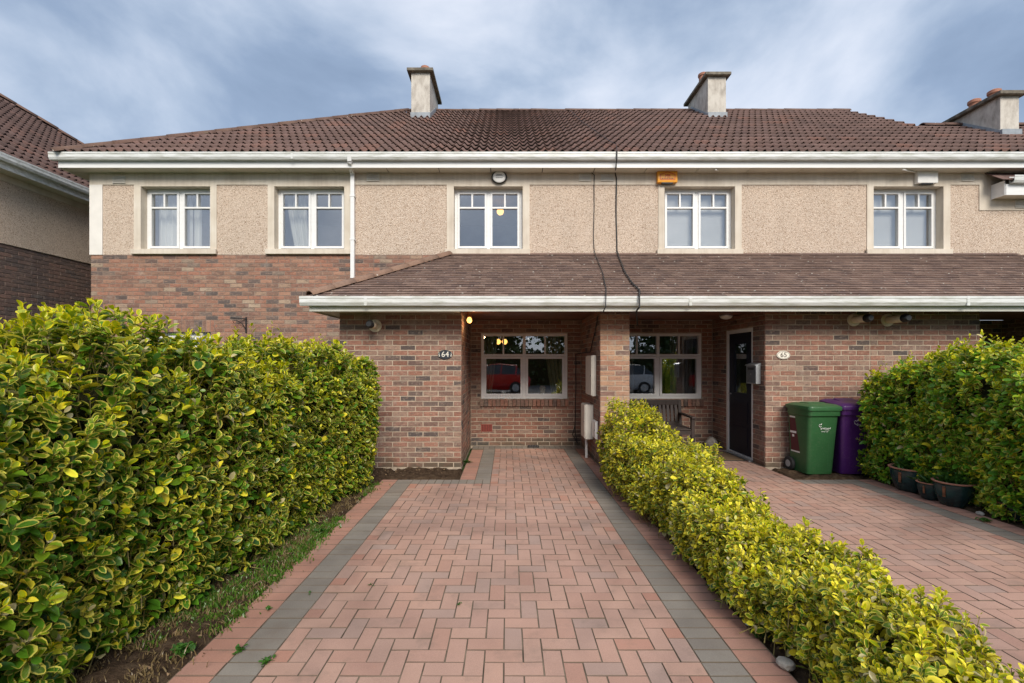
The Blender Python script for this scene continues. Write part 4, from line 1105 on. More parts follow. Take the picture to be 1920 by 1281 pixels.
it += bricks_on((9.17, D, 0), (0, -1, 0), D - DF - .004, 0, PZ1, NEG_X); it += bricks_on((9.17, DF, 0), (1, 0, 0), 3.2, 0, PZ1, NEG_Y)
pieces(h66, 'brick', 'brickwork', BRICKV, it, M['brick'], 300, keep=lambda o, x, y: y < 660 or x < 1600)

# porch roof
cq, sq = math.cos(math.atan(QB)), math.sin(math.atan(QB))
PH0, PH1 = Vector((-2.74, 6.20, 0)), Vector((-1.06, 8.5, 0)); pn = PH1 - PH0; pn = Vector((pn.y, -pn.x, 0)).normalized()
RH0, RH1 = Vector((11.0, 6.20, 0)), Vector((9.38, 8.5, 0)); rn = RH1 - RH0; rn = Vector((-rn.y, rn.x, 0)).normalized()
clipP = (lambda o: (Vector((o[0], o[1], 0)) - PH0).dot(pn), 0.16, (PH0, pn)); clipR = (lambda o: (Vector((o[0], o[1], 0)) - RH0).dot(rn), 0.16, (RH0, rn))
GA = 0.115
for h, x0, x1 in ((h64, -2.75, 1.58), (h65, 1.58, 5.35), (h66, 5.35, 11.0)):
    it = []
    v0 = np.array((0, cq, sq)); n0 = np.array((0, -sq, cq)); v = v0 - n0 * 0.155; v /= np.linalg.norm(v); n_ = n0 + v0 * 0.155; n_ /= np.linalg.norm(n_)
    for k in range(22):
        s = k * GA + 0.1325; y = 6.215 + s * cq; z = QA + QB * 6.215 + s * sq - 0.006
        i0, i1 = int(math.floor((x0 + 2.8) / .165)), int(math.floor((x1 + 2.8) / .165))
        for i in range(i0, i1):
            xc = -2.8 + .165 * (i + .5) + (0.0825 if k % 2 else 0)
            jn = n_ + np.array((random.uniform(-.007, .007), random.uniform(-.007, .007), 0)); jn /= np.linalg.norm(jn)
            u = np.array((1., 0, 0)) - jn * jn[0]; u /= np.linalg.norm(u)
            it.append((random.randrange(6), mat4(u, np.cross(jn, u), jn, (xc, y, z + random.uniform(-.0008, .001)))))
    pieces(h, 'porch_tile', 'porch_tiling', PLAINV, it, M['plain_tile'], 300, clip=clipP if h == h64 else clipR if h == h66 else None)
    zf = lambda y: QA + QB * y - 0.04
    b = MB()
    if h == h64:
        b.face((-2.74, 6.25, zf(6.25)), (1.58, 6.25, zf(6.25)), (1.58, 8.5, zf(8.5)), (-1.06, 8.5, zf(8.5))); b.face((-2.74, 6.25, zf(6.25)), (-1.06, 8.5, zf(8.5)), (-2.74, 8.5, zf(6.25)))
    elif h == h66: b.face((5.35, 6.25, zf(6.25)), (11, 6.25, zf(6.25)), (9.38, 8.5, zf(8.5)), (5.35, 8.5, zf(8.5))); b.face((11, 6.25, zf(6.25)), (11, 8.5, zf(6.25)), (9.38, 8.5, zf(8.5)))
    else: b.face((x0, 6.25, zf(6.25)), (x1, 6.25, zf(6.25)), (x1, 8.5, zf(8.5)), (x0, 8.5, zf(8.5)))
    b.build('porch_roof_deck', M['underlay'] if h == h65 else M['plain_tile'], h)
    fx0 = -2.717 if h == h64 else x0; gx0 = -2.83 if h == h64 else x0
    MB().box(fx0, x1, 6.300, 6.314, 2.255, 2.40).build('porch_fascia', M['gutter_old'], h)
    pr = [(y - 1.932, z - 2.845 if True else z) for y, z in prof]
    gt = MB().extrude_x(pr, gx0, x1).build('porch_gutter', M['gutter'], h)
    x = gx0 + 0.9
    while x < x1 - .2:
        MB().box(x - .02, x + .02, 6.2025, 6.3005, 2.323, 2.4528).build('gutter_bracket', M['gutter'], gt); x += 3.7
    # lead flashing where the porch roof meets the wall
    MB().hull8([(max(x0, -1.1), 8.38, zf(8.38) + .065), (min(x1, 9.4), 8.38, zf(8.38) + .065), (min(x1, 9.4), 8.478, zf(8.478) + .065), (max(x0, -1.1), 8.478, zf(8.478) + .065), (max(x0, -1.1), 8.38, zf(8.38) + .07), (min(x1, 9.4), 8.38, zf(8.38) + .07), (min(x1, 9.4), 8.478, zf(8.478) + .07), (max(x0, -1.1), 8.478, zf(8.478) + .07)]).build('flashing', M['plain_tile'], h)
    # porch ceiling boards, eaves soffit
    cx0 = -2.70 if h == h64 else x0
    nb = 17; st = (8.49 - 6.316) / nb
    for i in range(nb):
        a_, b_ = (cx0 if h != h64 else -0.70), x1
        MB().box(a_, b_, 6.316 + i * st + .0015, 6.316 + (i + 1) * st - .0015, PZ1 + .002, PZ1 + .016).build('ceiling_board', M['wood'], h)
    if h == h64: MB().box(-2.717, -0.701, 6.316, 8.49, 2.262, 2.328).build('porch_soffit', M['soffit'], h) if False else MB().box(-2.717, -0.701, 6.316, 6.75, 2.275, 2.29).build('porch_soffit', M['soffit'], h)
MB().box(-2.717, -2.50, 6.751, 8.49, 2.275, 2.29).build('porch_soffit', M['soffit'], h64)
MB().box(-2.731, -2.717, 6.30, 8.49, 2.255, 2.40).build('porch_fascia', M['gutter_old'], h64)
ridge_run(h64, (-2.70, 6.24, QA + QB * 6.24 + .0), (-1.08, 8.46, QA + QB * 8.46 + .0), M['hip_tile'], 'hip_tile', L=0.36, lift=0.0, jit=0.006, fat=0.72)

# white downpipe on the end house
dp = [P(656, 292, 8.17), P(656, 303, 8.19), P(660, 322, 8.40), P(661.5, 330, 8.44), P(661.5, 400, 8.44), (PX(661.5, 8.44), 8.44, on_slope(661, 519, QA, QB).z + .35)]
zend = 3.10
dp = [Vector(q) for q in dp[:-1]] + [Vector((PX(661.5, 8.44), 8.44, zend))]
dm = MB()
for a, b in zip(dp[:-1], dp[1:]): dm.bar(a, b, 0.068, 0.068, up=(0, 1, 0))
dm.build('downpipe', M['upvc'], hA)
for z in (4.6, 3.8): MB().box(dp[-1].x - .045, dp[-1].x + .045, 8.40, 8.484, z, z + .03).build('pipe_bracket', M['upvc'], hA)

# ---- the house on the left, its flank facing the gap
hL = thing('detached_house', 'neighbouring house at the left edge, dark brick below and pebbledash above', 'house', (-9.5, 11, 0))
LX = -9.0
MB().box(LX - .25, LX - .007, 7.4, 19.0, -.05, 3.665).build('wall_core', M['mortar_dark'], hL)
MB().box(LX - .25, LX + .02, 7.4, 19.0, 3.668, 4.775).build('roughcast_panel', M['roughcast'], hL)
MB().box(LX - .25, LX + .035, 7.4, 19.0, 4.776, 4.93).build('render_band', M['render'], hL)
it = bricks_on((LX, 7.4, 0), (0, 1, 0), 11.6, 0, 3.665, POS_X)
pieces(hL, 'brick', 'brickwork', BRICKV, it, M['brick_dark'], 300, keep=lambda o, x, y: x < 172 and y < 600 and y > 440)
MB().box(LX + .0355, LX + .30, 7.1, 19.3, 4.90, 4.912).build('soffit_board', M['soffit'], hL)
MB().box(LX + .30, LX + .314, 7.1, 19.3, 4.885, 5.06).build('fascia', M['gutter'], hL)
gp = [(-(y - 8.236), z - 0.175) for y, z in prof]         # mirrored profile, runs along Y
mb = MB(); n = len(gp); xs0 = LX + .318
mb.v += [(xs0 + a, 7.0, z) for a, z in gp] + [(xs0 + a, 19.3, z) for a, z in gp]
mb.f += [(k, (k + 1) % n, n + (k + 1) % n, n + k) for k in range(n)] + [tuple(range(n)), tuple(range(n, 2 * n))]
mb.build('gutter', M['gutter'], hL)
MB().box(-19, LX - .251, 7.4, 7.6, 0, 4.9).build('front_wall', M['render'], hL)
TL = 0.70; cl, sl2 = math.cos(math.atan(TL)), math.sin(math.atan(TL)); EX = LX + .36; EZ = 5.10
it = []; u = np.array((0, 1., 0)); v = np.array((-cl, 0, sl2)); n_ = np.array((sl2, 0, cl))
hipL0 = Vector((EX, 19.4, 0)); hipL1 = Vector((-13.99, 12.6, 0)); ln = hipL1 - hipL0; ln = Vector((ln.y, -ln.x, 0)).normalized()
if ln.dot(Vector((EX, 5, 0)) - hipL0) < 0: ln = -ln
for i in range(13, 54):
    for k in range(20):
        s = k * .345; it.append((random.randrange(4), mat4(u, v, n_, (EX - s * cl, 3.2 + .3 * (i + .5), EZ + s * sl2 - .04))))
clipL = (lambda o: (Vector((o[0] - .15, o[1], 0)) - hipL0).dot(ln), 0.32, (hipL0, ln))
it = [q for q in it if clipL[0](q[1][:3, 3]) > -0.35]
pieces(hL, 'roof_tile', 'roof_tiling', PANV, it, M['pantile'], 300, clip=clipL, smooth=True, keep=lambda o, x, y: x < 175)
zt = EZ - .055; rX, rY, rZ = -14.6, 11.85, EZ - .055 + (EX + 14.6) * TL
b = MB(); b.face((EX, 7.0, zt), (EX, 19.4, zt), (rX, rY, rZ), (rX, 7.0, rZ), ); b.face((EX, 19.4, zt), (-20, 19.4, zt), (rX, rY, rZ)); b.face((EX, 7.0, zt), (rX, 7.0, rZ), (-20, 7.0, zt)); b.build('roof_deck', M['underlay'], hL)
ridge_run(hL, (EX, 19.4, EZ), (rX, rY, rZ + .06), M['ridge_tile'], 'hip_tile', lift=0.0)
ridge_run(hL, (rX, rY, rZ + .06), (rX, 7.0, rZ + .06), M['ridge_tile'], lift=0.0)

# ------------------------------------------------------------------ hedges
LU = np.array([0.0, 0.22, 0.52, 0.80, 1.0]); LWD = np.array([0.08, 0.78, 1.0, 0.84, 0.22])
def leaf_template():
    V, E = [], []
    for i, u in enumerate(LU):
        for v in (-1, 0, 1):
            V.append((u, v * LWD[i] * 0.30, 0.10 * abs(v) * LWD[i] - 0.16 * u * u + 0.06 * u))
            E.append(max(abs(v), 0.9 if i == 4 else 0, 0.55 if i == 0 else 0))
    Fq = [(i * 3 + j, (i + 1) * 3 + j, (i + 1) * 3 + j + 1, i * 3 + j + 1) for i in range(4) for j in range(2)]
    return np.array(V), np.array(E), np.array(Fq)
LV, LE, LF = leaf_template()
def nrm(a): return a / np.maximum(np.linalg.norm(a, axis=1, keepdims=True), 1e-9)

def shoots_to_leaves(base, sdir, length, nl, size, young, rs):
    """base,sdir (n,3): every shoot carries nl leaves in a spiral, small and upright at its tip"""
    n = len(base)
    t = np.tile((np.arange(nl) + 0.5) / nl, n); sid = np.repeat(np.arange(n), nl)
    s = sdir[sid]; a = nrm(np.cross(s, np.where(np.abs(s[:, 2:3]) < 0.9, np.array([[0, 0, 1.0]]), np.array([[1.0, 0, 0]])))); b = np.cross(s, a)
    ph = np.tile(np.arange(nl) * 2.4, n) + np.repeat(rs.uniform(0, 6.28, n), nl) + rs.normal(0, .3, n * nl)
    rad = a * np.cos(ph)[:, None] + b * np.sin(ph)[:, None]
    ang = R(84) - (t ** 1.6) * R(62) + rs.normal(0, R(12), n * nl)
    ld = nrm(s * np.cos(ang)[:, None] + rad * np.sin(ang)[:, None] + np.array([[0, 0, -0.10]]) * (1 - t)[:, None])
    nn = nrm(s - ld * np.sum(s * ld, axis=1, keepdims=True) + rs.normal(0, .22, (n * nl, 3))); nn = nrm(nn - ld * np.sum(nn * ld, axis=1, keepdims=True))
    wd = np.cross(nn, ld)
    o = base[sid] + s * (t * length[sid])[:, None] + rad * 0.004
    sz = size[sid] * (1.08 - 0.62 * t ** 2.2) * rs.uniform(.55, 1.3, n * nl)
    yg = np.clip(young[sid] * (t ** 2.0) * 1.25 + rs.normal(0, .05, n * nl), 0, 1)
    return o, ld, wd, nn, sz, yg, t

def leaf_colours(n, yg, z, style, rs):
    dark = np.array((0.026, 0.086, 0.010)) * style.get('g', 1); mid = np.array((0.085, 0.205, 0.014)) * style.get('g', 1); yel = np.array((0.74, 0.62, 0.012)); cream = np.array((0.76, 0.68, 0.12))
    r = rs.uniform(0, 1, (n, 1)); ci = dark * (1 - r) + mid * r
    ci = ci * (1 - yg[:, None]) + np.array((0.45, 0.50, 0.010)) * yg[:, None]
    q = rs.uniform(0, 1, n)
    marg = style['margin']; full = style['full']
    co = np.where((q < marg)[:, None], cream * rs.uniform(.6, 1.1, (n, 1)), ci * 1.25)
    co = np.where((yg > .5)[:, None], yel * rs.uniform(.8, 1.15, (n, 1)), co)
    f = rs.uniform(0, 1, n) < full
    fc = yel * 0.8 + cream * 0.4; fc = fc * rs.uniform(.7, 1.2, (n, 1))
    ci = np.where(f[:, None], fc, ci); co = np.where(f[:, None], fc * 1.1, co)
    pale = rs.uniform(0, 1, n) < style.get('pale', 0.015)
    ci = np.where(pale[:, None], np.array((0.58, 0.50, 0.25)), ci); co = np.where(pale[:, None], np.array((0.60, 0.54, 0.30)), co)
    return np.clip(ci, 0, 1), np.clip(co, 0, 1)

def leaves_mesh(o, ld, wd, nn, sz, ci, co, name):
    n = len(o); B = np.stack([ld, wd * (0.75 + 0.5 * ((sz * 9973.0) % 1.0))[:, None], nn * (0.2 + 2.3 * ((sz * 7919.0) % 1.0))[:, None]], 2) * sz[:, None, None]
    V = np.einsum('nij,kj->nki', B, LV) + o[:, None, :]
    k = len(LV)
    Fq = (LF[None] + (np.arange(n) * k)[:, None, None]).reshape(-1, 4)
    c4 = lambda c: np.repeat(np.concatenate([c, np.ones((n, 1))], 1), k, axis=0)
    me = arr_mesh(name, V.reshape(-1, 3), Fq, M['leaf'], {'edge': ('FLOAT', np.tile(LE, n)), 'cin': ('FLOAT_COLOR', c4(ci)), 'cout': ('FLOAT_COLOR', c4(co))})
    me.polygons.foreach_set('use_smooth', np.ones(len(me.polygons), dtype=bool)); return me

def hedge(name, label, y0, y1, prof, nshoot, nl, size, style, vis, seed, core=0.72, tall=0.0, zgap=0.1, solo_keep=None, lean=0.0, rough=1.0, bare=None):
    """prof(y) -> (x centre, half width, base z, height)"""
    rs = np.random.default_rng(seed)
    xc0, hw0, zb0, hh0 = prof((y0 + y1) / 2)
    root = thing(name, label, 'hedge', (xc0, (y0 + y1) / 2, 0))
    lump = lambda y, th: rough * (0.05 * np.sin(y * 3.1 + th * 2 + seed) + 0.04 * np.sin(y * 7.3 - th * 3 + seed * 2) + 0.03 * np.sin(y * 13.7 + th * 5) + 0.02 * np.sin(y * 23.1 + th * 9))
    pts, nor = [], []
    cnt = 0
    ys = rs.uniform(y0, y1, nshoot * 3)
    tt = np.linspace(0, math.pi, 721); cx_ = hw0 * np.sign(np.cos(tt)) * np.abs(np.cos(tt)) ** .55; cz_ = hh0 * np.abs(np.sin(tt)) ** .55
    al = np.concatenate([[0], np.cumsum(np.hypot(np.diff(cx_), np.diff(cz_)))]); th = np.interp(rs.uniform(0, al[-1], nshoot * 3), al, tt)
    keepm = rs.uniform(0, 1, nshoot * 3) < vis(ys, th)
    if bare is not None: keepm &= ~bare(ys, th)
    ys, th = ys[keepm][:nshoot], th[keepm][:nshoot]; n = len(ys)
    pr = np.array([prof(y) for y in ys]); xc, hw, zb, hh = pr.T
    e_ = 0.55
    endf = np.clip(np.minimum((y1 - ys), (ys - y0)) / 0.35, 0, 1); endf = np.sqrt(1 - (1 - endf) ** 2) * 0.75 + 0.25
    def surf(th, ys, sc):
        c, s_ = np.cos(th), np.sin(th)
        rr = sc * (1 + lump(ys, th))
        zz = zb + zgap + (hh * endf * rr - zgap) * np.abs(s_) ** e_
        return np.stack([xc + hw * endf * rr * np.sign(c) * np.abs(c) ** e_ + lean * (zz / hh) ** .8, ys, zz], 1)
    depth = 1 - rs.uniform(0, 1, n) ** 2.2 * 0.30
    p = surf(th, ys, depth)
    eps = 0.02; tx = surf(th + eps, ys, depth) - surf(th - eps, ys, depth)
    nr = nrm(np.stack([tx[:, 2], np.zeros(n), -tx[:, 0]], 1)); 
    nr = np.where((np.sum(nr * (p - np.stack([xc, ys, zb + hh * .5], 1)), 1) < 0)[:, None], -nr, nr)
    endn = np.where(ys > y1 - .3, 1, np.where(ys < y0 + .3, -1, 0))[:, None] * np.array([[0, 1.0, 0]]) * 0.9
    sd = nrm(nr * 0.55 + endn + np.array([[0, 0, 0.75]]) + rs.normal(0, .28, (n, 3)))
    L = size * rs.uniform(1.6, 2.8, n)
    topness = np.clip(nr[:, 2], 0, 1)
    if tall:
        up = (rs.uniform(0, 1, n) < 0.15) & (topness > .6); L = np.where(up, L + rs.uniform(.3, 1.0, n) * tall, L); sd = np.where(up[:, None], nrm(np.array([[0, 0, 1.0]]) + rs.normal(0, .12, (n, 3))), sd)
    young = np.clip(style['young'] * (0.30 + 0.95 * topness ** 2 + 0.45 * np.clip(p[:, 2] / hh - .55, 0, 1)) + rs.normal(0, .25, n), 0, 1)
    p = p - sd * (L * 0.55)[:, None]
    o, ld, wd, nn, sz, yg, t = shoots_to_leaves(p, sd, L, nl, np.full(n, size) * rs.uniform(.8, 1.2, n), young, rs)
    # the shoots' own twigs
    a_ = nrm(np.cross(sd, np.array([[0.3, 0.8, 0.5]]))); b_ = np.cross(sd, a_); tip = p + sd * (L * 0.9)[:, None]; low = p - sd * 0.07 - np.array([[0, 0, 0.03]])
    ring = [low + (a_ * math.cos(k * 2.094) + b_ * math.sin(k * 2.094)) * .0030 for k in range(3)] + [tip + (a_ * math.cos(k * 2.094) + b_ * math.sin(k * 2.094)) * .0014 for k in range(3)]
    TV = np.stack(ring, 1).reshape(-1, 3); TF = (np.array([(0, 1, 4, 3), (1, 2, 5, 4), (2, 0, 3, 5)])[None] + (np.arange(n) * 6)[:, None, None]).reshape(-1, 4)
    two = bpy.data.objects.new('twigs', arr_mesh('twigs', TV, TF, M['twig'])); C.objects.link(two); attach(two, root); two['kind'] = 'stuff'
    ok = o[:, 2] > 0.012; o, ld, wd, nn, sz, yg, t = [q[ok] for q in (o, ld, wd, nn, sz, yg, t)]
    ci, co = leaf_colours(len(o), yg, o[:, 2], style, rs)
    # largest visible leaves become parts of their own
    px = VPX + o[:, 0] * F / np.maximum(o[:, 1], .3); py = HOR - (o[:, 2] - CH) * F / np.maximum(o[:, 1], .3)
    vd = nrm(np.array([[0, 0, CH]]) - o)
    score = np.abs(np.sum(nn * vd, 1)) * sz ** 2 / np.maximum(o[:, 1], .3) ** 2 * ((px > 8) & (px < 1912) & (py > 8) & (py < 1272)) * (t > .25)
    if solo_keep is not None: score = score * solo_keep(o)
    score = score * (rs.uniform(0, 1, len(o)) < 0.35)
    solo = np.argsort(-score)[:300]
    rest = np.ones(len(o), bool); rest[solo] = False
    fo = bpy.data.objects.new('foliage', leaves_mesh(o[rest], ld[rest], wd[rest], nn[rest], sz[rest], ci[rest], co[rest], 'foliage')); C.objects.link(fo); attach(fo, root); fo['kind'] = 'stuff'
    varm = []
    for k in range(16):
        i = solo[k * 7]; varm.append(leaves_mesh(np.zeros((1, 3)), np.array([[1., 0, 0]]), np.array([[0, 1., 0]]), np.array([[0, 0, 1.]]), np.ones(1), ci[i:i + 1], co[i:i + 1], 'leaf'))
    for k, i in enumerate(solo):
        ob = bpy.data.objects.new('leaf', varm[rs.integers(16)]); C.objects.link(ob); attach(ob, root)
        ob.matrix_basis = Matrix(mat4(ld[i] * sz[i], wd[i] * sz[i], nn[i] * sz[i], o[i]).tolist())
    # inside: solid core, its dark colour stands for shade among the twigs, plus stems
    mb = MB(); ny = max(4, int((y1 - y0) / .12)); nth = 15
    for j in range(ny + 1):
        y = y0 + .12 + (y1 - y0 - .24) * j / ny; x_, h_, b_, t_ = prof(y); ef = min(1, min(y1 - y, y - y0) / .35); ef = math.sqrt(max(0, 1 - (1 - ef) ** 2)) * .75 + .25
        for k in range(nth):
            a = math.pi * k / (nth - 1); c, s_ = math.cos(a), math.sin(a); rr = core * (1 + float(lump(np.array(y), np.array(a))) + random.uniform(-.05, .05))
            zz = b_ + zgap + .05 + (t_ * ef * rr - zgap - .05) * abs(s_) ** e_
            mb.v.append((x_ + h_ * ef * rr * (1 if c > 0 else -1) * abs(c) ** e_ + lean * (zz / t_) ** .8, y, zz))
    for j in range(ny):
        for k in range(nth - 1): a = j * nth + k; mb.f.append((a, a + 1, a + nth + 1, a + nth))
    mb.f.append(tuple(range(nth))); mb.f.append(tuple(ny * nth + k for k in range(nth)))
    mb.build('dark_core', M['core'], root)
    st = MB(); y = y0 + .15; sm_ = 0
    while y < y1 - .1:
        x_, h_, b_, t_ = prof(y)
        for q in range(3):
            bx = x_ + random.uniform(-.3, .3) * h_; tx = x_ + random.uniform(-.8, .8) * h_
            st = MB().tube([(bx, y, -.02), (bx * .6 + tx * .4 + random.uniform(-.03, .03), y + random.uniform(-.05, .05), t_ * .25), (tx, y + random.uniform(-.12, .12), t_ * .6)], [.013, .010, .006], 6)
            st.build('stem', M['bark'], root, smooth=True)
        y += 0.33
    return root

GREEN = dict(margin=.66, full=.065, young=.9, pale=.02, g=1.3); YELLOW = dict(margin=.95, full=.34, young=.75, pale=.05, g=1.25); GREEN2 = dict(margin=.4, full=.06, young=1.0, pale=.012, g=2.0)
# tall hedge on the left
def pl(y): return (-2.60 + 0.075 * (y - 3), 0.58 + .02 * math.sin(y * 1.3), 0.0, 1.66 - 0.02 * math.sin(y * 1.7))
hedge('hedge', 'tall green and yellow hedge filling the left side of the driveway', 0.75, 6.15, pl, 5200, 11, 0.064, GREEN,
      lambda y, th: np.where(th < 1.75, 1.0, np.where(th < 2.2, .5, .12)), 3, tall=0.27, zgap=0.04, core=.80, lean=0.20)
# low variegated hedge between the two drives
def pm(y):
    k = (y - 1.6) / (5.9 - 1.6); k = max(0, min(1.1, k))
    return (1.73 - .10 * k, 0.255 + 0.165 * k, 0.0, 0.40 + 0.24 * k + 0.53 * max(0, k - .4) ** 1.3)
hedge('hedge', 'low yellow variegated hedge running between the two driveways', 0.7, 6.25, pm, 5600, 10, 0.045, YELLOW, lambda y, th: np.ones_like(y), 5, tall=0.14, zgap=0.09, core=.56, rough=2.1, bare=lambda y, th: (th < .55) & (np.sin(y * 2.9 + .6) + .5 * np.sin(y * 6.1) > .55))
# hedge on the right
def prr(y): return (5.56, 0.66, 0.0, 1.60)
hedge('hedge', 'tall green hedge on the right beyond the wheeled bins', 2.2, 6.45, prr, 3600, 11, 0.066, GREEN2, lambda y, th: np.where(th > 1.4, 1.0, np.where(th > .9, .5, .1)), 8, tall=0.30, zgap=0.04, core=.80, rough=1.1, lean=-0.16)

# grass and weeds along the beds
def tufts(name, spots, label, cat, kind=None, seed=1, mat=None, blade=(0.03, 0.09), wide=0.004, nb=26, spread=0.05, col=((0.05, 0.12, 0.015), (0.13, 0.24, 0.03))):
    rs = np.random.default_rng(seed); V, Fq, cc = [], [], []
    for (x, y, z, s) in spots:
        for _ in range(int(nb * s)):
            a = rs.uniform(0, 6.28); r_ = abs(rs.normal(0, spread * s)); bx, by = x + r_ * math.cos(a), y + r_ * math.sin(a)
            h_ = rs.uniform(*blade) * s; lean = rs.normal(0, .5, 2) * h_; w_ = wide * rs.uniform(.7, 1.4); ca = rs.uniform(0, 6.28); dx, dy = math.cos(ca) * w_, math.sin(ca) * w_
            i = len(V); V += [(bx - dx, by - dy, z), (bx + dx, by + dy, z), (bx + dx * .8 + lean[0] * .4, by + dy * .8 + lean[1] * .4, z + h_ * .6), (bx - dx * .8 + lean[0] * .4, by - dy * .8 + lean[1] * .4, z + h_ * .6), (bx + lean[0], by + lean[1], z + h_), (bx + lean[0] + .0005, by + lean[1], z + h_)]
            Fq += [(i, i + 1, i + 2, i + 3), (i + 3, i + 2, i + 5, i + 4)]
            k = rs.uniform(0, 1); c = np.array(col[0]) * (1 - k) + np.array(col[1]) * k; cc += [(*c, 1)] * 6
    V = np.array(V); org = V.mean(0); org[2] = V[:, 2].min()
    me = arr_mesh(name, V - org, np.array(Fq), M['leaf'], {'edge': ('FLOAT', np.full(len(V), .3)), 'cin': ('FLOAT_COLOR', np.array(cc)), 'cout': ('FLOAT_COLOR', np.array(cc))})
    ob = bpy.data.objects.new(name, me); C.objects.link(ob); ob.location = org; tag(ob, label, cat, kind=kind); return ob
sp_ = []
for _ in range(900):
    y = random.uniform(1.5, 6.0); x = random.uniform(-2.15, -1.655) if random.random() < .88 else -1.66 + random.uniform(-.03, .02)
    pz = math.sin(y * 2.1) + math.sin(y * 4.7 + 1) * .6
    if pz + random.uniform(-.6, .6) > -0.25 and (y < 2.3 or random.random() < .9): sp_.append((x, y, 0.0, random.uniform(.5, 1.0)))
tufts('grass', sp_, 'short green grass under the tall left hedge', 'grass', 'stuff', 2, blade=(.012, .045), wide=.005, nb=30)
sp_ = [(random.uniform(-2.2, -1.67), random.uniform(1.5, 5.8), 0.005, random.uniform(.5, 1)) for _ in range(420)]
tufts('dry_grass', sp_, 'dry straw coloured grass under the tall left hedge', 'grass', 'stuff', 3, blade=(.012, .045), wide=.003, nb=26, spread=.06, col=((0.16, 0.11, 0.05), (0.30, 0.22, 0.11)))
sp_ = [(random.uniform(1.42, 1.75), random.uniform(1.7, 5.6), 0.01, random.uniform(.4, .9)) for _ in range(120)]
tufts('dry_grass', sp_, 'dry straw litter under the low yellow hedge', 'grass', 'stuff', 4, blade=(.015, .05), wide=.003, nb=20, spread=.07, col=((0.14, 0.10, 0.05), (0.26, 0.19, 0.10)))
def ground_px(x, y): d = CH * F / (y - HOR); return (PX(x, d), d)
def weed(x, y, n, size, label, seed):
    X_, Y_ = ground_px(x, y); rs = np.random.default_rng(seed)
    k = n; a = rs.uniform(0, 6.28, k); e1 = rs.uniform(.15, .9, k); ld = np.stack([np.cos(a) * np.cos(e1), np.sin(a) * np.cos(e1), np.sin(e1)], 1)
    nn = nrm(np.array([[0, 0, 1.0]]) - ld * ld[:, 2:3] + rs.normal(0, .1, (k, 3))); nn = nrm(nn - ld * np.sum(nn * ld, 1, keepdims=True)); wd = np.cross(nn, ld)
    o = np.stack([rs.normal(0, size * .45, k), rs.normal(0, size * .45, k), rs.uniform(0, size * .3, k)], 1); sz = size * rs.uniform(.5, 1.1, k)
    c = np.array((0.045, 0.12, 0.018)) * rs.uniform(.7, 1.5, (k, 1))
    ob = bpy.data.objects.new('weed', leaves_mesh(o, ld, wd, nn, sz, c, c * 1.15, 'weed')); C.objects.link(ob); ob.location = (X_, Y_, 0.002); tag(ob, label, 'weed', 'weeds growing in the paving')
weed(450, 1222, 16, .030, 'small weed in the left grey border joint near the hedge', 1)
weed(500, 1245, 18, .032, 'small weed in the left grey border nearest the camera', 2)
weed(505, 1143, 10, .022, 'small weed on the red edging of the left border', 3)
weed(695, 1098, 7, .020, 'tiny weed among the red blocks beside the left border', 4)
weed(582, 1113, 6, .018, 'tiny weed on a grey block of the left border', 5)
weed(862, 1135, 7, .020, 'tiny weed in the middle of the driveway blocks', 6)
weed(876, 868, 26, .055, 'weed at the foot of the porch wall corner beside number 64', 7)
weed(345, 1222, 150, .040, 'bright green weed clump at the edge of the left bed, nearest the camera', 8)
weed(600, 1000, 90, .045, 'green weed clump at the edge of the left bed beside the red edging', 9)
weed(1345, 1105, 30, .045, 'weed sprouting at the edge of the low hedge bed', 10)
weed(1430, 1195, 40, .050, 'leafy weed under the low hedge, nearest the camera', 11)
weed(1195, 950, 14, .035, 'small weed under the far end of the low hedge', 12)
weed(1845, 978, 20, .045, 'weed at the edge of the right hand bed near the pots', 13)
def pebble(x, y, r, label, seed, col='stone'):
    rs = np.random.default_rng(seed); X_, Y_ = ground_px(x, y)
    bm = bmesh.new(); bmesh.ops.create_icosphere(bm, subdivisions=2, radius=r)
    for v in bm.verts: v.co *= 1 + rs.normal(0, .06); v.co.z *= .6
    me = bpy.data.meshes.new('stone'); bm.to_mesh(me); bm.free(); me.materials.append(M[col])
    ob = bpy.data.objects.new('stone', me); C.objects.link(ob); ob.location = (X_, Y_, r * .45); tag(ob, label, 'stone')
pebble(1473, 1252, .045, 'rounded grey stone at the edge of the low hedge bed', 1)
pebble(1330, 1098, .014, 'small white pebble beside the paving under the low hedge', 2, 'white')
pebble(1403, 1172, .018, 'white pebble next to the leafy weed under the low hedge', 3, 'white')
pebble(1838, 966, .035, 'flat pale stone in the right hand bed near the pots', 4)
sp_ = []
rs = np.random.default_rng(11); V, Fq = [], []
for _ in range(900):
    x, y = (rs.uniform(1.42, 2.0), rs.uniform(1.6, 6.2)) if rs.uniform() < .45 else (rs.uniform(-2.4, -.9), rs.uniform(6.15, 6.7)) if rs.uniform() < .35 else (rs.uniform(4.85, 5.3), rs.uniform(3.5, 6.5)) if rs.uniform() < .5 else (rs.uniform(-2.0, -1.66), rs.uniform(1.8, 6.0))
    s = rs.uniform(.006, .02); a = rs.uniform(0, 6.28); i = len(V); z = .012 + rs.uniform(0, .015)
    for k in range(4):
        V.append((x + s * math.cos(a + k * 1.57) * (1 if k % 2 else .55), y + s * math.sin(a + k * 1.57) * (1 if k % 2 else .55), z + rs.normal(0, .005)))
    Fq.append((i, i + 1, i + 2, i + 3))
lit = arr_mesh('leaf_litter', np.array(V), np.array(Fq), simple('leaf_litter', (0.20, 0.13, 0.07), 0.95, .6, 30)); ob = bpy.data.objects.new('leaf_litter', lit); C.objects.link(ob)
tag(ob, 'dry fallen leaves scattered over the soil beds', 'leaves', kind='stuff')

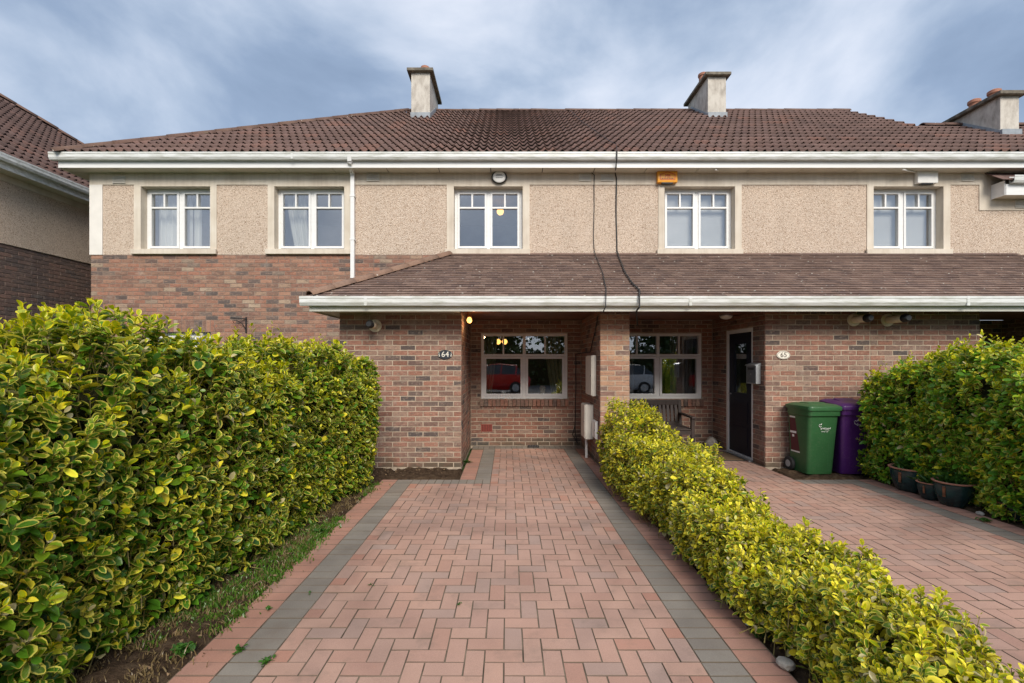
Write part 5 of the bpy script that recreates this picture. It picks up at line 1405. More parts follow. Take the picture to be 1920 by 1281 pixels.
# ------------------------------------------------------------------ things behind the windows
def curtain(label, x0, x1, z0, z1, y, mat, tie=None, folds=7, group=None):
    """gathered cloth; tie=(x at the sill side) pulls the lower edge to one side"""
    mb = MB(); nx, nz = folds * 8, 10
    for s in (0, 0.004):
        for j in range(nz + 1):
            t = j / nz; z = z1 + (z0 - z1) * t
            for i in range(nx + 1):
                u = i / nx; x = x0 + (x1 - x0) * u
                if tie is not None:
                    k = t ** 1.4; x = x * (1 - k * .6) + (tie + (x - tie) * .35) * k * .6
                mb.v.append((x, y + s + 0.028 * math.sin(u * folds * 6.283 + math.sin(t * 3) * .5) * (1 + .3 * math.sin(u * 17)), z))
    n = (nx + 1) * (nz + 1)
    for s in (0, n):
        for j in range(nz):
            for i in range(nx): a = s + j * (nx + 1) + i; mb.f.append((a, a + 1, a + nx + 2, a + nx + 1))
    return tag(mb.build('curtain', mat, smooth=True, origin=((x0 + x1) / 2, y, z0)), label, 'curtain', group)
zc0, zc1 = 3.66, 4.80
curtain('white gathered curtain behind the left sash of the leftmost upstairs window', WX(270), WX(336), zc0 - .1, zc1 + .1, 8.86, M['curtain_white'], folds=6)
curtain('narrow white curtain edge in the right sash of the leftmost upstairs window', WX(337), WX(352), zc0 - .1, zc1 + .1, 8.88, M['curtain_white'], folds=2)
curtain('white curtain drawn aside in the second upstairs window from the left', WX(518), WX(558), zc0 - .1, zc1 + .1, 8.86, M['curtain_white'], tie=WX(575), folds=5)
curtain('olive curtain at the left side of the ground floor window of number 64', -0.50, -0.20, 0.85, 2.15, 8.95, M['curtain_olive'], tie=-0.52, folds=4)
curtain('olive curtain at the right side of the ground floor window of number 64', 0.70, 1.14, 0.85, 2.15, 8.95, M['curtain_olive'], tie=1.15, folds=5)
curtain('grey curtain at the right side of the ground floor window of number 65', 3.16, 3.60, 0.80, 2.15, 8.90, M['curtain_grey'], folds=6)
curtain('grey curtain behind the left pane of the ground floor window of number 65', 2.0, 2.45, 0.80, 2.15, 8.90, M['curtain_grey'], folds=6)
def blind(label, x0, x1, z0, z1, y):
    t = thing('venetian_blind', label, 'blind', ((x0 + x1) / 2, y, z0))
    MB().box(x0, x1, y, y + .04, z1, z1 + .04).build('head_rail', M['white'], t)
    me = None; n = int((z1 - z0) / .026); sw = []
    for i in range(n):
        z = z0 + (i + .5) * .026
        it_ = mat4((1, 0, 0), (0, .12, .9928), (0, -.9928, .12), ((x0 + x1) / 2, y + .02, z), (x1 - x0) / .2, .026 / .1); sw.append((0, it_))
    pieces(t, 'slat', 'slats', slab_variants(.2, .1, .0012, .0003, 0, 1), sw, M['blind'], 300)
blind('white venetian blind in the upstairs window of number 65', WX(1240), WX(1383), 3.66, 4.80, 8.735)
blind('white venetian blind in the rightmost upstairs window', WX(1632), WX(1772), 3.66, 4.80, 8.735)

def pendant(label, x, y, zt, zb, r, two=False):
    t = thing('pendant_lamp', label, 'lamp', (x, y, zt))
    MB().tube([(x, y, zt), (x, y, zb + r)], .005, 6).build('flex', M['white'], t)
    for k in ((-.07, .07) if two else (0,)):
        if two: MB().tube([(x, y, zb + r * 1.2), (x + k * .6, y, zb + r * 1.4), (x + k, y, zb + r * .8)], .006, 6).build('arm', M['metal'], t, smooth=True)
        pr_ = [(r * math.sin(a), -r * math.cos(a)) for a in [0.15 + i * (math.pi - .3) / 10 for i in range(11)]]
        MB().lathe(pr_, (x + k, y, zb), 16).build('globe', M['lit'], t, smooth=True)
pendant('lit twin globe lamp seen through the ground floor window of number 64', PX(940, 9.7), 9.7, 2.299, PZ(641, 9.7), .058, True)
pendant('lit round bulb hanging behind the middle upstairs window of number 64', PX(938, 9.8), 9.8, 4.999, PZ(397, 9.8), .075)
cup = thing('cup', 'plain white pot on the sill inside the window of number 64', 'cup', (PX(944, 8.75), 8.75, .869)); x, y, z = cup.location
MB().lathe([(.034, 0), (.04, .01), (.045, .13), (.041, .135), (.036, .03)], (x, y, z), 16).build('pot_body', M['white'], cup, smooth=True)
vz = thing('vase', 'patterned beige vase on the sill inside the window of number 64', 'vase', (PX(1017, 8.75), 8.75, .869)); x, y, z = vz.location
MB().lathe([(.04, 0), (.048, .02), (.05, .10), (.058, .16), (.055, .20), (.045, .22), (.05, .235), (.035, .235), (.03, .1)], (x, y, z), 16).build('vase_body', simple('vase_beige', (.45, .36, .22), .5, .5, 28), vz, smooth=True)

# ------------------------------------------------------------------ fittings on the walls
def alarm(label, px0, px1, py0, py1, mat, shape):
    x0, x1, z0, z1 = PX(px0, 8.40), PX(px1, 8.40), PZ(py1, 8.40), PZ(py0, 8.40); cx, cz = (x0 + x1) / 2, (z0 + z1) / 2
    t = thing('alarm_box', label, 'alarm box', (cx, 8.484, cz)); w_, h_ = x1 - x0, z1 - z0
    if shape == 'round':
        MB().lathe([(w_ / 2 * .92, 0), (w_ / 2, .012), (w_ / 2, .05), (w_ / 2 * .93, .062)], (cx, 8.484 - .062, cz), 24, 'Y', h_ / w_).build('case', M['black'], t, smooth=True)
        MB().lathe([(w_ * .30, -.012), (w_ * .385, -.004), (w_ * .395, .0)], (cx, 8.4215, cz - .004), 24, 'Y', .92).build('cover', M['white'], t, smooth=True)
        for k, (zz, ww) in enumerate(((.030, .10), (.012, .13), (-.03, .13))): MB().box(cx - ww / 2, cx + ww / 2, 8.4075, 8.4095, cz + zz, cz + zz + (.012 if k < 2 else .014)).build('print', M['grey_print'], t)
    else:
        MB().box(x0, x1, 8.40, 8.484, z0, z1).build('case', mat, t, bevel=.022, smooth=True)
        MB().box(cx - w_ * .28, cx + w_ * .28, 8.41, 8.47, z0 - .012, z0 + .006).build('strobe', M['black'], t)
    return t, cx, cz, w_, h_
alarm('round black and white alarm box above the middle upstairs window', 921, 951, 319, 342, None, 'round')
t, cx, cz, w_, h_ = alarm('orange alarm box under the eaves of number 65', 1233, 1271, 319.5, 342, M['orange'], 'box')
y = 8.398
hw, zb_, zs, zt_ = w_ * .36, cz - .055, cz + .035, cz + .078
for k, (a, b) in enumerate((((-hw, zb_), (hw, zb_)), ((hw, zb_), (hw, zs)), ((hw, zs), (0, zt_)), ((0, zt_), (-hw, zs)), ((-hw, zs), (-hw, zb_)))):
    MB().bar((cx + a[0], y - .0006 * k, a[1]), (cx + b[0], y - .0006 * k, b[1]), .003, .010, up=(0, 0, 1) if abs(a[0] - b[0]) > .01 else (1, 0, 0)).build('emblem_line', M['red_print'], t)
text_mesh('MS', .085, M['red_print'], 'emblem', t, FACE_CAM((cx, y - .004, cz + .005)))
for i in range(7): MB().box(cx - hw * .8 + i * hw * .235, cx - hw * .8 + i * hw * .235 + .016, y - .004, y - .001, cz - .046, cz - .030).build('print', M['dark_print'], t)
alarm('plain white alarm box under the eaves above the rightmost upstairs window', 1721, 1760, 320, 343, M['white'], 'box')

def plate(label, px, py, w_, h_, mat, pm, num, orn):
    x, z = PX(px, DF), PZ(py, DF); t = thing('house_number_plate', label, 'number plate', (x, DF - .003, z))
    MB().lathe([(w_ / 2 * .94, -.014), (w_ / 2, -.009), (w_ / 2, 0)], (x, DF - .003, z), 32, 'Y', h_ / w_).build('plaque', mat, t, smooth=True)
    text_mesh(num, .115 if orn else .10, pm, 'number', t, FACE_CAM((x, DF - .019, z)))
    if orn:
        for s in (-1, 1):
            for k in range(3): MB().hull8([(x + s * (.082 + .006 * k), DF - .0195, z - .03 + .022 * k), (x + s * (.095 + .006 * k * (1 - k / 2)), DF - .0195, z - .026 + .022 * k), (x + s * (.095 + .006 * k * (1 - k / 2)), DF - .0175, z - .026 + .022 * k), (x + s * (.082 + .006 * k), DF - .0175, z - .03 + .022 * k), (x + s * (.078 + .004 * k), DF - .0195, z - .010 + .022 * k), (x + s * .090, DF - .0195, z - .008 + .022 * k), (x + s * .090, DF - .0175, z - .008 + .022 * k), (x + s * (.078 + .004 * k), DF - .0175, z - .010 + .022 * k)]).build('ornament', pm, t)
    else:
        n = 40
        ring = MB(); ring.tube([(x + w_ * .44 * math.cos(i * 6.2832 / n), DF - .0175, z + h_ * .42 * math.sin(i * 6.2832 / n)) for i in range(n + 1)], .0022, 6, cap=False); ring.build('border_line', pm, t)
plate('dark oval plate with white number 64 on the brick porch wall', 835, 665, .215, .135, M['plate_dark'], M['plate_cream'], '64', True)
plate('cream oval plate with dark number 65 on the brick wall', 1468, 666, .20, .125, M['plate_cream'], M['dark_print'], '65', False)

def flue(label, px, py, L):
    x, z = PX(px, DF), PZ(py, DF); t = thing('boiler_flue', label, 'flue', (x, DF - .003, z))
    MB().lathe([(.088, -.02), (.095, -.012), (.095, -.001)], (x, DF - .003, z), 24, 'Y').build('wall_collar', M['cream'], t, smooth=True)
    MB().lathe([(.052, -L + .06), (.055, -L + .065), (.055, -.0205)], (x, DF - .003, z), 20, 'Y').build('pipe', M['cream'], t, smooth=True)
    MB().lathe([(.036, -L - .03), (.046, -L - .02), (.054, -L + .0), (.056, -L + .0595)], (x, DF - .003, z), 20, 'Y').build('terminal', M['black'], t, smooth=True)
    for k in range(3): MB().lathe([(.0575, -L + .01 + k * .016), (.0575, -L + .017 + k * .016)], (x, DF - .003, z), 20, 'Y').build('fin', M['iron'], t)
flue('single cream boiler flue with black tip on the wall of number 64', 704, 611, .30)
flue('left one of two cream boiler flues high on the right hand brick wall', 1600, 600, .30)
flue('right one of two cream boiler flues high on the right hand brick wall', 1663, 600.5, .34)

# letterbox on the side wall of the porch
t = thing('letterbox', 'grey metal letterbox on the wall between the navy door and number 65 plate', 'letterbox', (3.79, 7.0, 1.25))
MB().box(3.722, 3.796, 6.862, 7.14, 1.225, 1.50).build('body', M['metal'], t, bevel=.006)
MB().hull8([(3.70, 6.855, 1.5005), (3.797, 6.855, 1.5005), (3.797, 7.147, 1.5005), (3.70, 7.147, 1.5005), (3.705, 6.855, 1.512), (3.797, 6.855, 1.545), (3.797, 7.147, 1.545), (3.705, 7.147, 1.512)]).build('lid', M['metal'], t)
MB().box(3.7195, 3.7215, 6.88, 7.12, 1.24, 1.485).build('front_panel', M['metal_dark'], t)
MB().box(3.7175, 3.7192, 6.92, 7.08, 1.44, 1.46).build('slot', M['black'], t); MB().lathe([(.010, -.004), (.010, 0)], (3.7192, 7.0, 1.37), 12, 'X').build('lock', M['metal'], t)

# meter boxes on the side of the party wall (it faces left, X = 1.362)
def meter(label, y0, y1, z0, z1, dep, hinge=True, mat=None):
    t = thing('meter_box', label, 'meter box', (1.36, (y0 + y1) / 2, z0)); mt = mat or M['meter']
    MB().box(1.358 - dep, 1.358, y0, y1, z0, z1).build('case', mt, t, bevel=.008)
    MB().box(1.358 - dep - .014, 1.358 - dep - .0005, y0 + .012, y1 - .012, z0 + .012, z1 - .012).build('door', mt, t, bevel=.005)
    MB().lathe([(.012, -.006), (.012, 0)], (1.358 - dep - .0145, y0 + .05, (z0 + z1) / 2), 12, 'X').build('lock', M['metal_dark'], t)
    return t
meter('white electricity meter box high on the porch party wall', 7.02, 7.56, 1.03, 1.66, .06)
t = meter('tall white gas meter box with a pipe to the ground in the porch', 7.25, 7.62, .33, .88, .125)
MB().tube([(1.28, 7.45, .329), (1.28, 7.45, .0)], .022, 10).build('pipe', M['upvc'], t, smooth=True)
meter('flat white cover low on the party wall beside the low hedge', 6.90, 7.20, .38, .66, .02, mat=M['white'])

# cables
def cable(label, pts, r):
    P3 = []
    pts = [Vector(p) for p in pts]
    for a, b in zip(pts[:-1], pts[1:]):
        n = max(2, int((b - a).length / .12))
        for i in range(n): P3.append(a + (b - a) * i / n + Vector((random.uniform(-.003, .003), 0, 0)))
    P3.append(pts[-1]); base = pts[-1]
    return tag(MB().tube(P3, r, 6).build('cable', M['cable'], smooth=True, origin=base), label, 'cable')
yl = 8.476
def por(x, y): return on_slope(x, y, QA, QB, .035)
def gutter_over(x): X_ = PX(x, 6.17); return [(X_, 6.17, 2.47), (X_ - .005, 6.163, 2.30), (X_ - .01, 6.28, 2.25), (X_ - .01, 6.30, 2.24)]
cable('thin black cable running from the eaves down past the porch roof of number 64', [P(1053, 320, 8.47), P(1085, 323.5, yl), P(1108, 323, yl), P(1114, 328, yl), P(1114, 400, 8.487), P(1112.5, 440, 8.487), P(1114, 470, 8.487), por(1118, 485), por(1130, 515), por(1136, 545), *gutter_over(1136)], .007)
def rf(x, y): return on_slope(x, y, PA, PB, .075)
cable('black cable bundle draped over both roofs between numbers 64 and 65', [(PX(1156.5, 8.118), 8.118, 5.31), (PX(1156.5, 8.118), 8.118, 5.16), (PX(1155, 8.22), 8.22, 5.05), P(1153, 322, yl), P(1156, 335, yl), P(1155, 400, 8.487), P(1157, 470, 8.487), por(1160, 484), por(1172, 515), por(1185, 535), por(1199, 549), *gutter_over(1199), (1.9, 6.7, 2.1)], .012)
cable('thin black cable looping down the porch back wall of number 64', [(1.365 - .012, 6.85, 2.25), (1.35, 7.1, 2.0), (1.35, 7.5, 1.72), (1.35, 8.3, 1.72), (1.26, 8.485, 1.70), (1.262, 8.487, 1.2), (1.25, 8.487, .25), (1.29, 8.46, .05), (1.20, 8.46, .22), (1.25, 8.487, .4)], .008)
cable('thin black cable lying diagonally down the main roof tiles to the gutter', [rf(1070, 212), rf(1092, 235), rf(1113, 250), rf(1140, 270), rf(1156, 279), (PX(1156.5, 8.12), 8.12, 5.315)], .0045)

# overflow pipes under the eaves
for px, py, qx, qy, lab in ((1342, 313, 1349, 321, 'short white overflow pipe under the eaves of number 65'), (1693, 315, 1720, 324, 'white overflow pipe beside the plain white alarm box')):
    a, b = P(px, py, 8.24), P(qx, qy, 8.47); a.z = 5.02; tag(MB().tube([b, a], .011, 8).build('overflow_pipe', M['white'], smooth=True, origin=b), lab, 'pipe')

# iron hanging brackets on the end house
for px, py, s, lab in ((216, 599, -1, 'small black iron basket bracket left on the end house wall'), (462, 598, -1, 'black iron basket bracket on the end house wall nearer the porch')):
    x, z = WX(px), WZ(py); t = thing('hanging_bracket', lab, 'bracket', (x, 8.49, z))
    MB().box(x - .012, x + .012, 8.482, 8.497, z - .26, z + .03).build('back_bar', M['iron'], t)
    MB().tube([(x, 8.485, z), (x - .10, 8.42, z + .005), (x - .2, 8.33, z + .0)], .009, 8).build('arm', M['iron'], t, smooth=True)
    MB().tube([(x, 8.483, z - .2), (x - .05, 8.45, z - .09), (x - .12, 8.40, z - .04), (x - .17, 8.355, z - .05), (x - .15, 8.37, z - .09)], .007, 8).build('scroll', M['iron'], t, smooth=True)

# porch lights
t = thing('porch_lamp', 'lit copper porch lamp under the ceiling beside the number 64 wall', 'lamp', (PX(880, 7.0), 7.0, PZ1)); x, y, z = t.location
MB().lathe([(.04, .001), (.045, -.012), (.03, -.05), (.035, -.085), (.03, -.09)], (x, y, z), 16).build('fitting', simple('copper', (.30, .13, .06), .4, .2, 20, metal=.6), t, smooth=True)
MB().lathe([(.02, -.09), (.036, -.115), (.040, -.14), (.030, -.165), (.008, -.178)], (x, y, z), 16).build('bulb', M['lit'], t, smooth=True)
pl_ = bpy.data.lights.new('porch_bulb', 'POINT'); pl_.energy = 1.2; pl_.color = (1, .6, .3); pl_.shadow_soft_size = .04; po = bpy.data.objects.new('porch_bulb', pl_); C.objects.link(po); attach(po, t); po.location = (x + .05, y, z - .22)
t = thing('ceiling_light', 'unlit white round ceiling light in the porch of number 65', 'lamp', (3.58, 7.5, PZ1)); x, y, z = t.location
MB().lathe([(.10, .001), (.105, -.015), (.10, -.025)], (x, y, z), 20).build('base', M['metal'], t, smooth=True)
MB().lathe([(.098, -.0255), (.085, -.05), (.05, -.068), (.01, -.074)], (x, y, z), 20).build('diffuser', M['white'], t, smooth=True)

# drain gully at the porch wall
t = thing('drain_gully', 'dark drain gully at the foot of the porch back wall', 'drain', (PX(1000, 8.38), 8.38, 0)); x = t.location.x
mb = MB(); holes_wall(mb, x - .10, x + .10, .004, .02, [], 8.30, 8.46); mb.build('surround', M['iron'], t)
for i in range(6): MB().box(x - .085 + i * .03, x - .073 + i * .03, 8.31, 8.45, .0205, .026).build('grate_bar', M['metal_dark'], t)
# doormat
t = thing('doormat', 'brown coir doormat before the navy front door', 'doormat', (3.45, 7.55, 0)); mb = MB().box(3.22, 3.72, 7.2, 7.9, .002, .02); mb.build('pile', M['mat_coir'], t, bevel=.006)
MB().box(3.20, 3.735, 7.18, 7.92, .0015, .010).build('backing', M['rubber'], t)
# stone by the wall
rs = np.random.default_rng(5); bm = bmesh.new(); bmesh.ops.create_icosphere(bm, subdivisions=3, radius=.11)
for v in bm.verts: v.co *= 1 + .10 * math.sin(v.co.x * 40 + v.co.z * 23) + rs.normal(0, .015)
me = bpy.data.meshes.new('ornamental_stone'); bm.to_mesh(me); bm.free(); me.materials.append(M['stone']); ob = bpy.data.objects.new('ornamental_stone', me); C.objects.link(ob); ob.location = (3.68, 8.25, .095)
tag(ob, 'rounded grey stone on the porch floor between bench and navy door', 'stone')

# bench
t = thing('bench', 'dark slatted wooden bench under the window of number 65', 'bench', (2.6, 8.1, 0))
bx0, bx1, by0, by1 = 2.02, 3.16, 7.72, 8.30
for x in (bx0 + .03, bx1 - .03):
    MB().bar((x, by0 + .03, .0), (x, by0 + .03, .60), .055).build('leg', M['bench'], t, bevel=.004); MB().bar((x, by1 - .03, .0), (x, by1 + .06, .86), .055).build('leg', M['bench'], t, bevel=.004)
    MB().hull8([(x - .035, by0 - .03, .60), (x + .035, by0 - .03, .60), (x + .035, by1 + .01, .615), (x - .035, by1 + .01, .615), (x - .035, by0 - .03, .63), (x + .035, by0 - .03, .63), (x + .035, by1 + .01, .645), (x - .035, by1 + .01, .645)]).build('armrest', M['bench'], t, bevel=.006)
    MB().bar((x, by0 + .05, .36), (x, by1 - .02, .36), .04, .06).build('side_rail', M['bench'], t)
MB().bar((bx0, by1 + .055, .82), (bx1, by1 + .055, .82), .04, .09).build('top_rail', M['bench'], t, bevel=.006); MB().bar((bx0 + .05, by1 + .0, .45), (bx1 - .05, by1 + .0, .45), .035, .06).build('lower_rail', M['bench'], t)
MB().bar((bx0 + .05, by0 + .03, .36), (bx1 - .05, by0 + .03, .36), .035, .07).build('front_rail', M['bench'], t)
for i in range(14): x = bx0 + .10 + i * (bx1 - bx0 - .2) / 13; MB().bar((x, by1 + .002, .48), (x, by1 + .05, .78), .045, .018, up=(0, 1, 0)).build('back_slat', M['bench'], t)
for i in range(6): y = by0 + .02 + i * .095; MB().box(bx0 + .01, bx1 - .01, y, y + .075, .40, .422).build('seat_slat', M['bench'], t, bevel=.004)

# ------------------------------------------------------------------ wheeled bins
def rrect(w_, d_, r, n=4):
    out = []
    for cx, cy, a0 in ((w_ / 2 - r, d_ / 2 - r, 0), (-w_ / 2 + r, d_ / 2 - r, 90), (-w_ / 2 + r, -d_ / 2 + r, 180), (w_ / 2 - r, -d_ / 2 + r, 270)):
        for i in range(n + 1): a = R(a0 + 90 * i / n); out.append((cx + r * math.cos(a), cy + r * math.sin(a)))
    return out
def wheeled_bin(name, label, cx, cy, rot, mat, w0, w1, d0, d1, H, lid_tilt=0.0):
    t = thing(name, label, 'bin', (cx, cy, 0)); Mw = Matrix.Translation((cx, cy, 0)) @ Matrix.Rotation(R(rot), 4, 'Z')
    def tr(p): return tuple(Mw @ Vector(p))
    mb = MB(); secs = [(0.0, 0), (.03, .02), (.5, .5), (.86, .86), (.865, .86), (1, 1)]; n = 20
    for k, (s, zz) in enumerate(((0, .012), (.04, .03), (.5, H * .5), (.9, H * .88), (.9, H * .885), (1.0, H))):
        w_, d_ = w0 + (w1 - w0) * s, d0 + (d1 - d0) * s
        if k >= 4: w_ += .025; d_ += .025
        # the back is upright, the front slopes
        mb.v += [tr((a, b + (d1 - d_) / 2, zz)) for a, b in rrect(w_, d_, .05)]
    for k in range(5):
        for i in range(n): mb.f.append((k * n + i, k * n + (i + 1) % n, (k + 1) * n + (i + 1) % n, (k + 1) * n + i))
    mb.f.append(tuple(reversed(range(n)))); body = mb.build('body', mat, t, smooth=True)
    for s in (-1, 1):       # moulded ribs on the front
        x = s * w0 * .30; MB().hull8([tr(q) for q in ((x - .03, d1 / 2 - d0 - .006, .03), (x + .03, d1 / 2 - d0 - .006, .03), (x + .03, d1 / 2 - d0 + .02, .03), (x - .03, d1 / 2 - d0 + .02, .03), (x * 1.1 - .03, -d1 / 2 + .012, H * .86), (x * 1.1 + .03, -d1 / 2 + .012, H * .86), (x * 1.1 + .03, -d1 / 2 + .05, H * .86), (x * 1.1 - .03, -d1 / 2 + .05, H * .86))]).build('rib', mat, body, bevel=.004)
    lb = MB(); n = 20
    for (gw, gd, zz) in ((.045, .05, H - .035), (.05, .055, H + .004), (.04, .045, H + .02), (-.05, -.05, H + .045), (-.11, -.12, H + .05)):
        lb.v += [tr((a, b - .012, zz + (b + d1 / 2) * lid_tilt)) for a, b in rrect(w1 + gw, d1 + gd, .05)]
    for k in range(4):
        for i in range(n): lb.f.append((k * n + i, k * n + (i + 1) % n, (k + 1) * n + (i + 1) % n, (k + 1) * n + i))
    lb.f.append(tuple(4 * n + i for i in range(n))); lid = lb.build('lid', mat, t, smooth=True)
    MB().hull8([tr(q) for q in ((-w1 * .3, -d1 * .2, H + .046), (w1 * .3, -d1 * .2, H + .046), (w1 * .3, d1 * .22, H + .046 + lid_tilt * d1), (-w1 * .3, d1 * .22, H + .046 + lid_tilt * d1), (-w1 * .27, -d1 * .16, H + .062), (w1 * .27, -d1 * .16, H + .062), (w1 * .27, d1 * .2, H + .062 + lid_tilt * d1), (-w1 * .27, d1 * .2, H + .062 + lid_tilt * d1))]).build('lid_panel', mat, lid, bevel=.006)
    MB().tube([tr((-w1 * .45, d1 / 2 + .03, H - .03)), tr((-w1 * .45, d1 / 2 + .05, H)), tr((w1 * .45, d1 / 2 + .05, H)), tr((w1 * .45, d1 / 2 + .03, H - .03))], .014, 8).build('handle', mat, t, smooth=True)
    MB().tube([tr((-w0 / 2 - .04, d1 / 2 - .05, .095)), tr((w0 / 2 + .04, d1 / 2 - .05, .095))], .012, 8).build('axle', M['metal_dark'], t)
    for s in (-1, 1):
        c = Mw @ Vector((s * (w0 / 2 + .028), d1 / 2 - .05, .096)); ax = Mw.to_3x3() @ Vector((1, 0, 0))
        wl_ = MB().tube([c - ax * .024, c - ax * .02, c + ax * .02, c + ax * .024], [.084, .096, .096, .084], 24).build('wheel', M['rubber'], t, smooth=True)
        MB().tube([c - ax * .0255, c + ax * .0255], .05, 16).build('hub', M['hub'], wl_)
    return t, tr, body
t, tr, body = wheeled_bin('wheeled_bin', 'green wheeled bin with maroon side sticker beside the brick wall', 4.30, 6.455, 4, M['bin_green'], .37, .44, .38, .46, .93)
Mg = Matrix.Translation((4.30, 6.455, 0)) @ Matrix.Rotation(R(4), 4, 'Z')
fy = lambda z: .46 / 2 - (.38 + (.46 - .38) * (z / .93)) - .0095
def on_front(x, z): return Mg @ Matrix.Translation((x, fy(z), z)) @ Matrix.Rotation(R(90 - 5), 4, 'X')
W_ = M['white']
text_mesh('greyhound', .034, W_, 'lettering', t, on_front(.022, .652), .0006); text_mesh('recycling', .018, W_, 'lettering', t, on_front(.04, .632), .0006); text_mesh('1890 600 6 600', .016, W_, 'lettering', t, on_front(.01, .605), .0006)
# leaping dog mark: three curved strokes
def mark(t, f, x, z, s, mat):
    for pts in ([(-.5, .1), (-.25, .35), (0, .2), (.2, .45), (.35, .2)], [(-.45, .1), (-.3, -.3), (0, -.45), (.3, -.2)], [(.2, .45), (.32, .62), (.25, .25)]):
        MB().tube([f(x + a * s, z + b * s).to_translation() for a, b in pts], [.001, .003, .004, .003, .001][:len(pts)] if len(pts) == 5 else [.002, .004, .004, .002][:len(pts)], 6).build('logo_stroke', mat, t, smooth=True)
mark(t, on_front, -.055, .69, .048, W_)
# sticker on the left flank
def flank(y, z, off=.002):
    s = z / .93; w_ = .37 + (.44 - .37) * s
    return Mg @ Vector((-w_ / 2 - off, y, z))
MB().hull8([flank(-.01, .30), flank(.165, .30), flank(.165, .30, .0005), flank(-.01, .30, .0005), flank(.06, .76), flank(.175, .76), flank(.175, .76, .0005), flank(.06, .76, .0005)]).build('sticker', M['maroon'], t)
for (y0_, y1_, z0_, z1_) in ((-.01, .165, .278, .296), (.045, .172, .545, .575), (.09, .13, .49, .525), (.06, .172, .765, .785)):
    MB().hull8([flank(y0_, z0_, .003), flank(y1_, z0_, .003), flank(y1_, z0_, .001), flank(y0_, z0_, .001), flank(y0_, z1_, .003), flank(y1_, z1_, .003), flank(y1_, z1_, .001), flank(y0_, z1_, .001)]).build('sticker_print', W_, t)
t, tr, body = wheeled_bin('wheeled_bin', 'purple wheeled bin half hidden by the right hand hedge', 4.80, 6.47, -3, M['bin_purple'], .38, .45, .40, .48, .94, .08)
Mg = Matrix.Translation((4.80, 6.47, 0)) @ Matrix.Rotation(R(-3), 4, 'Z'); fy = lambda z: .48 / 2 - (.40 + .08 * (z / .94)) - .0095
mark(t, on_front, -.03, .735, .07, W_); text_mesh('greyhound', .030, W_, 'lettering', t, on_front(.04, .70), .0006)
MB().hull8([tr(q) for q in ((.0, -.243, .76), (.15, -.243, .76), (.15, -.24, .76), (.0, -.24, .76), (.0, -.247, .83), (.15, -.247, .83), (.15, -.244, .83), (.0, -.244, .83))]).build('grey_label', simple('grey_label', (.25, .26, .28), .5, .1), t)

# ------------------------------------------------------------------ glazed pots
def pot(label, px, py, r, h_, tiltx, seed, plant=True):
    X_, Y_ = ground_px(px, py); Y_ += r * .6; X_ = PX(px, Y_); t = thing('plant_pot', label, 'pot', (X_, Y_, 0))
    MB().lathe([(r * .62, .004), (r * .66, .01), (r * .80, h_ * .25), (r * .93, h_ * .55), (r * .97, h_ * .85), (r * .95, h_ * .93)], (X_, Y_, 0), 28).build('bowl', M['glaze'], t, smooth=True)
    MB().lathe([(r * .955, h_ * .925), (r * 1.04, h_ * .945), (r * 1.05, h_ * .98), (r * 1.0, h_), (r * .90, h_ * .985), (r * .86, h_ * .90)], (X_, Y_, 0), 28).build('rim', M['terracotta'], t, smooth=True)
    MB().lathe([(r * .88, h_ * .86), (r * .5, h_ * .88), (.01, h_ * .89)], (X_, Y_, 0), 20).build('compost', M['soil'], t)
    for a in (200,):
        c, s_ = math.cos(R(a)), math.sin(R(a)); q = Vector((X_ + c * r * .935, Y_ + s_ * r * .935, h_ * .60)); tan = Vector((-s_, c, 0)); out = Vector((c, s_, .05))
        MB().hull8([q - tan * r * .07 - Vector((0, 0, h_ * .2)), q + tan * r * .07 - Vector((0, 0, h_ * .2)), q + tan * r * .07 - Vector((0, 0, h_ * .2)) + out * .012, q - tan * r * .07 - Vector((0, 0, h_ * .2)) + out * .012, q - tan * r * .07 + Vector((0, 0, h_ * .22)), q + tan * r * .07 + Vector((0, 0, h_ * .22)), q + tan * r * .07 + Vector((0, 0, h_ * .22)) + out * .014, q - tan * r * .07 + Vector((0, 0, h_ * .22)) + out * .014]).build('glaze_patch', M['rust_glaze'], t, bevel=.004)
    if plant:
        rs = np.random.default_rng(seed); k = 70; a = rs.uniform(0, 6.28, k); e1 = rs.uniform(.5, 1.4, k); ld = np.stack([np.cos(a) * np.cos(e1), np.sin(a) * np.cos(e1), np.sin(e1)], 1)
        nn = nrm(np.array([[0, 0, 1.0]]) - ld * ld[:, 2:3]); wd = np.cross(nn, ld) * .35; o = np.stack([X_ + rs.normal(0, r * .35, k), Y_ + rs.normal(0, r * .35, k), np.full(k, h_ * .88)], 1)
        c = np.array((.05, .13, .02)) * rs.uniform(.7, 1.5, (k, 1)); ob = bpy.data.objects.new('plant', leaves_mesh(o, ld, wd, nn, r * rs.uniform(.5, 1.0, k), c, c * 1.2, 'plant')); C.objects.link(ob); attach(ob, t)
pot('large dark teal glazed pot with a rust patch, nearest the bins', 1707, 925, .205, .285, 0, 1)
pot('small teal glazed pot between the two larger pots', 1745, 940, .125, .20, 0, 2)
pot('teal glazed bowl pot, nearest the camera of the row by the hedge', 1788, 953, .175, .265, 0, 3)
pot('dark pot half buried in shade at the right picture edge', 1900, 980, .13, .17, 0, 4, False)

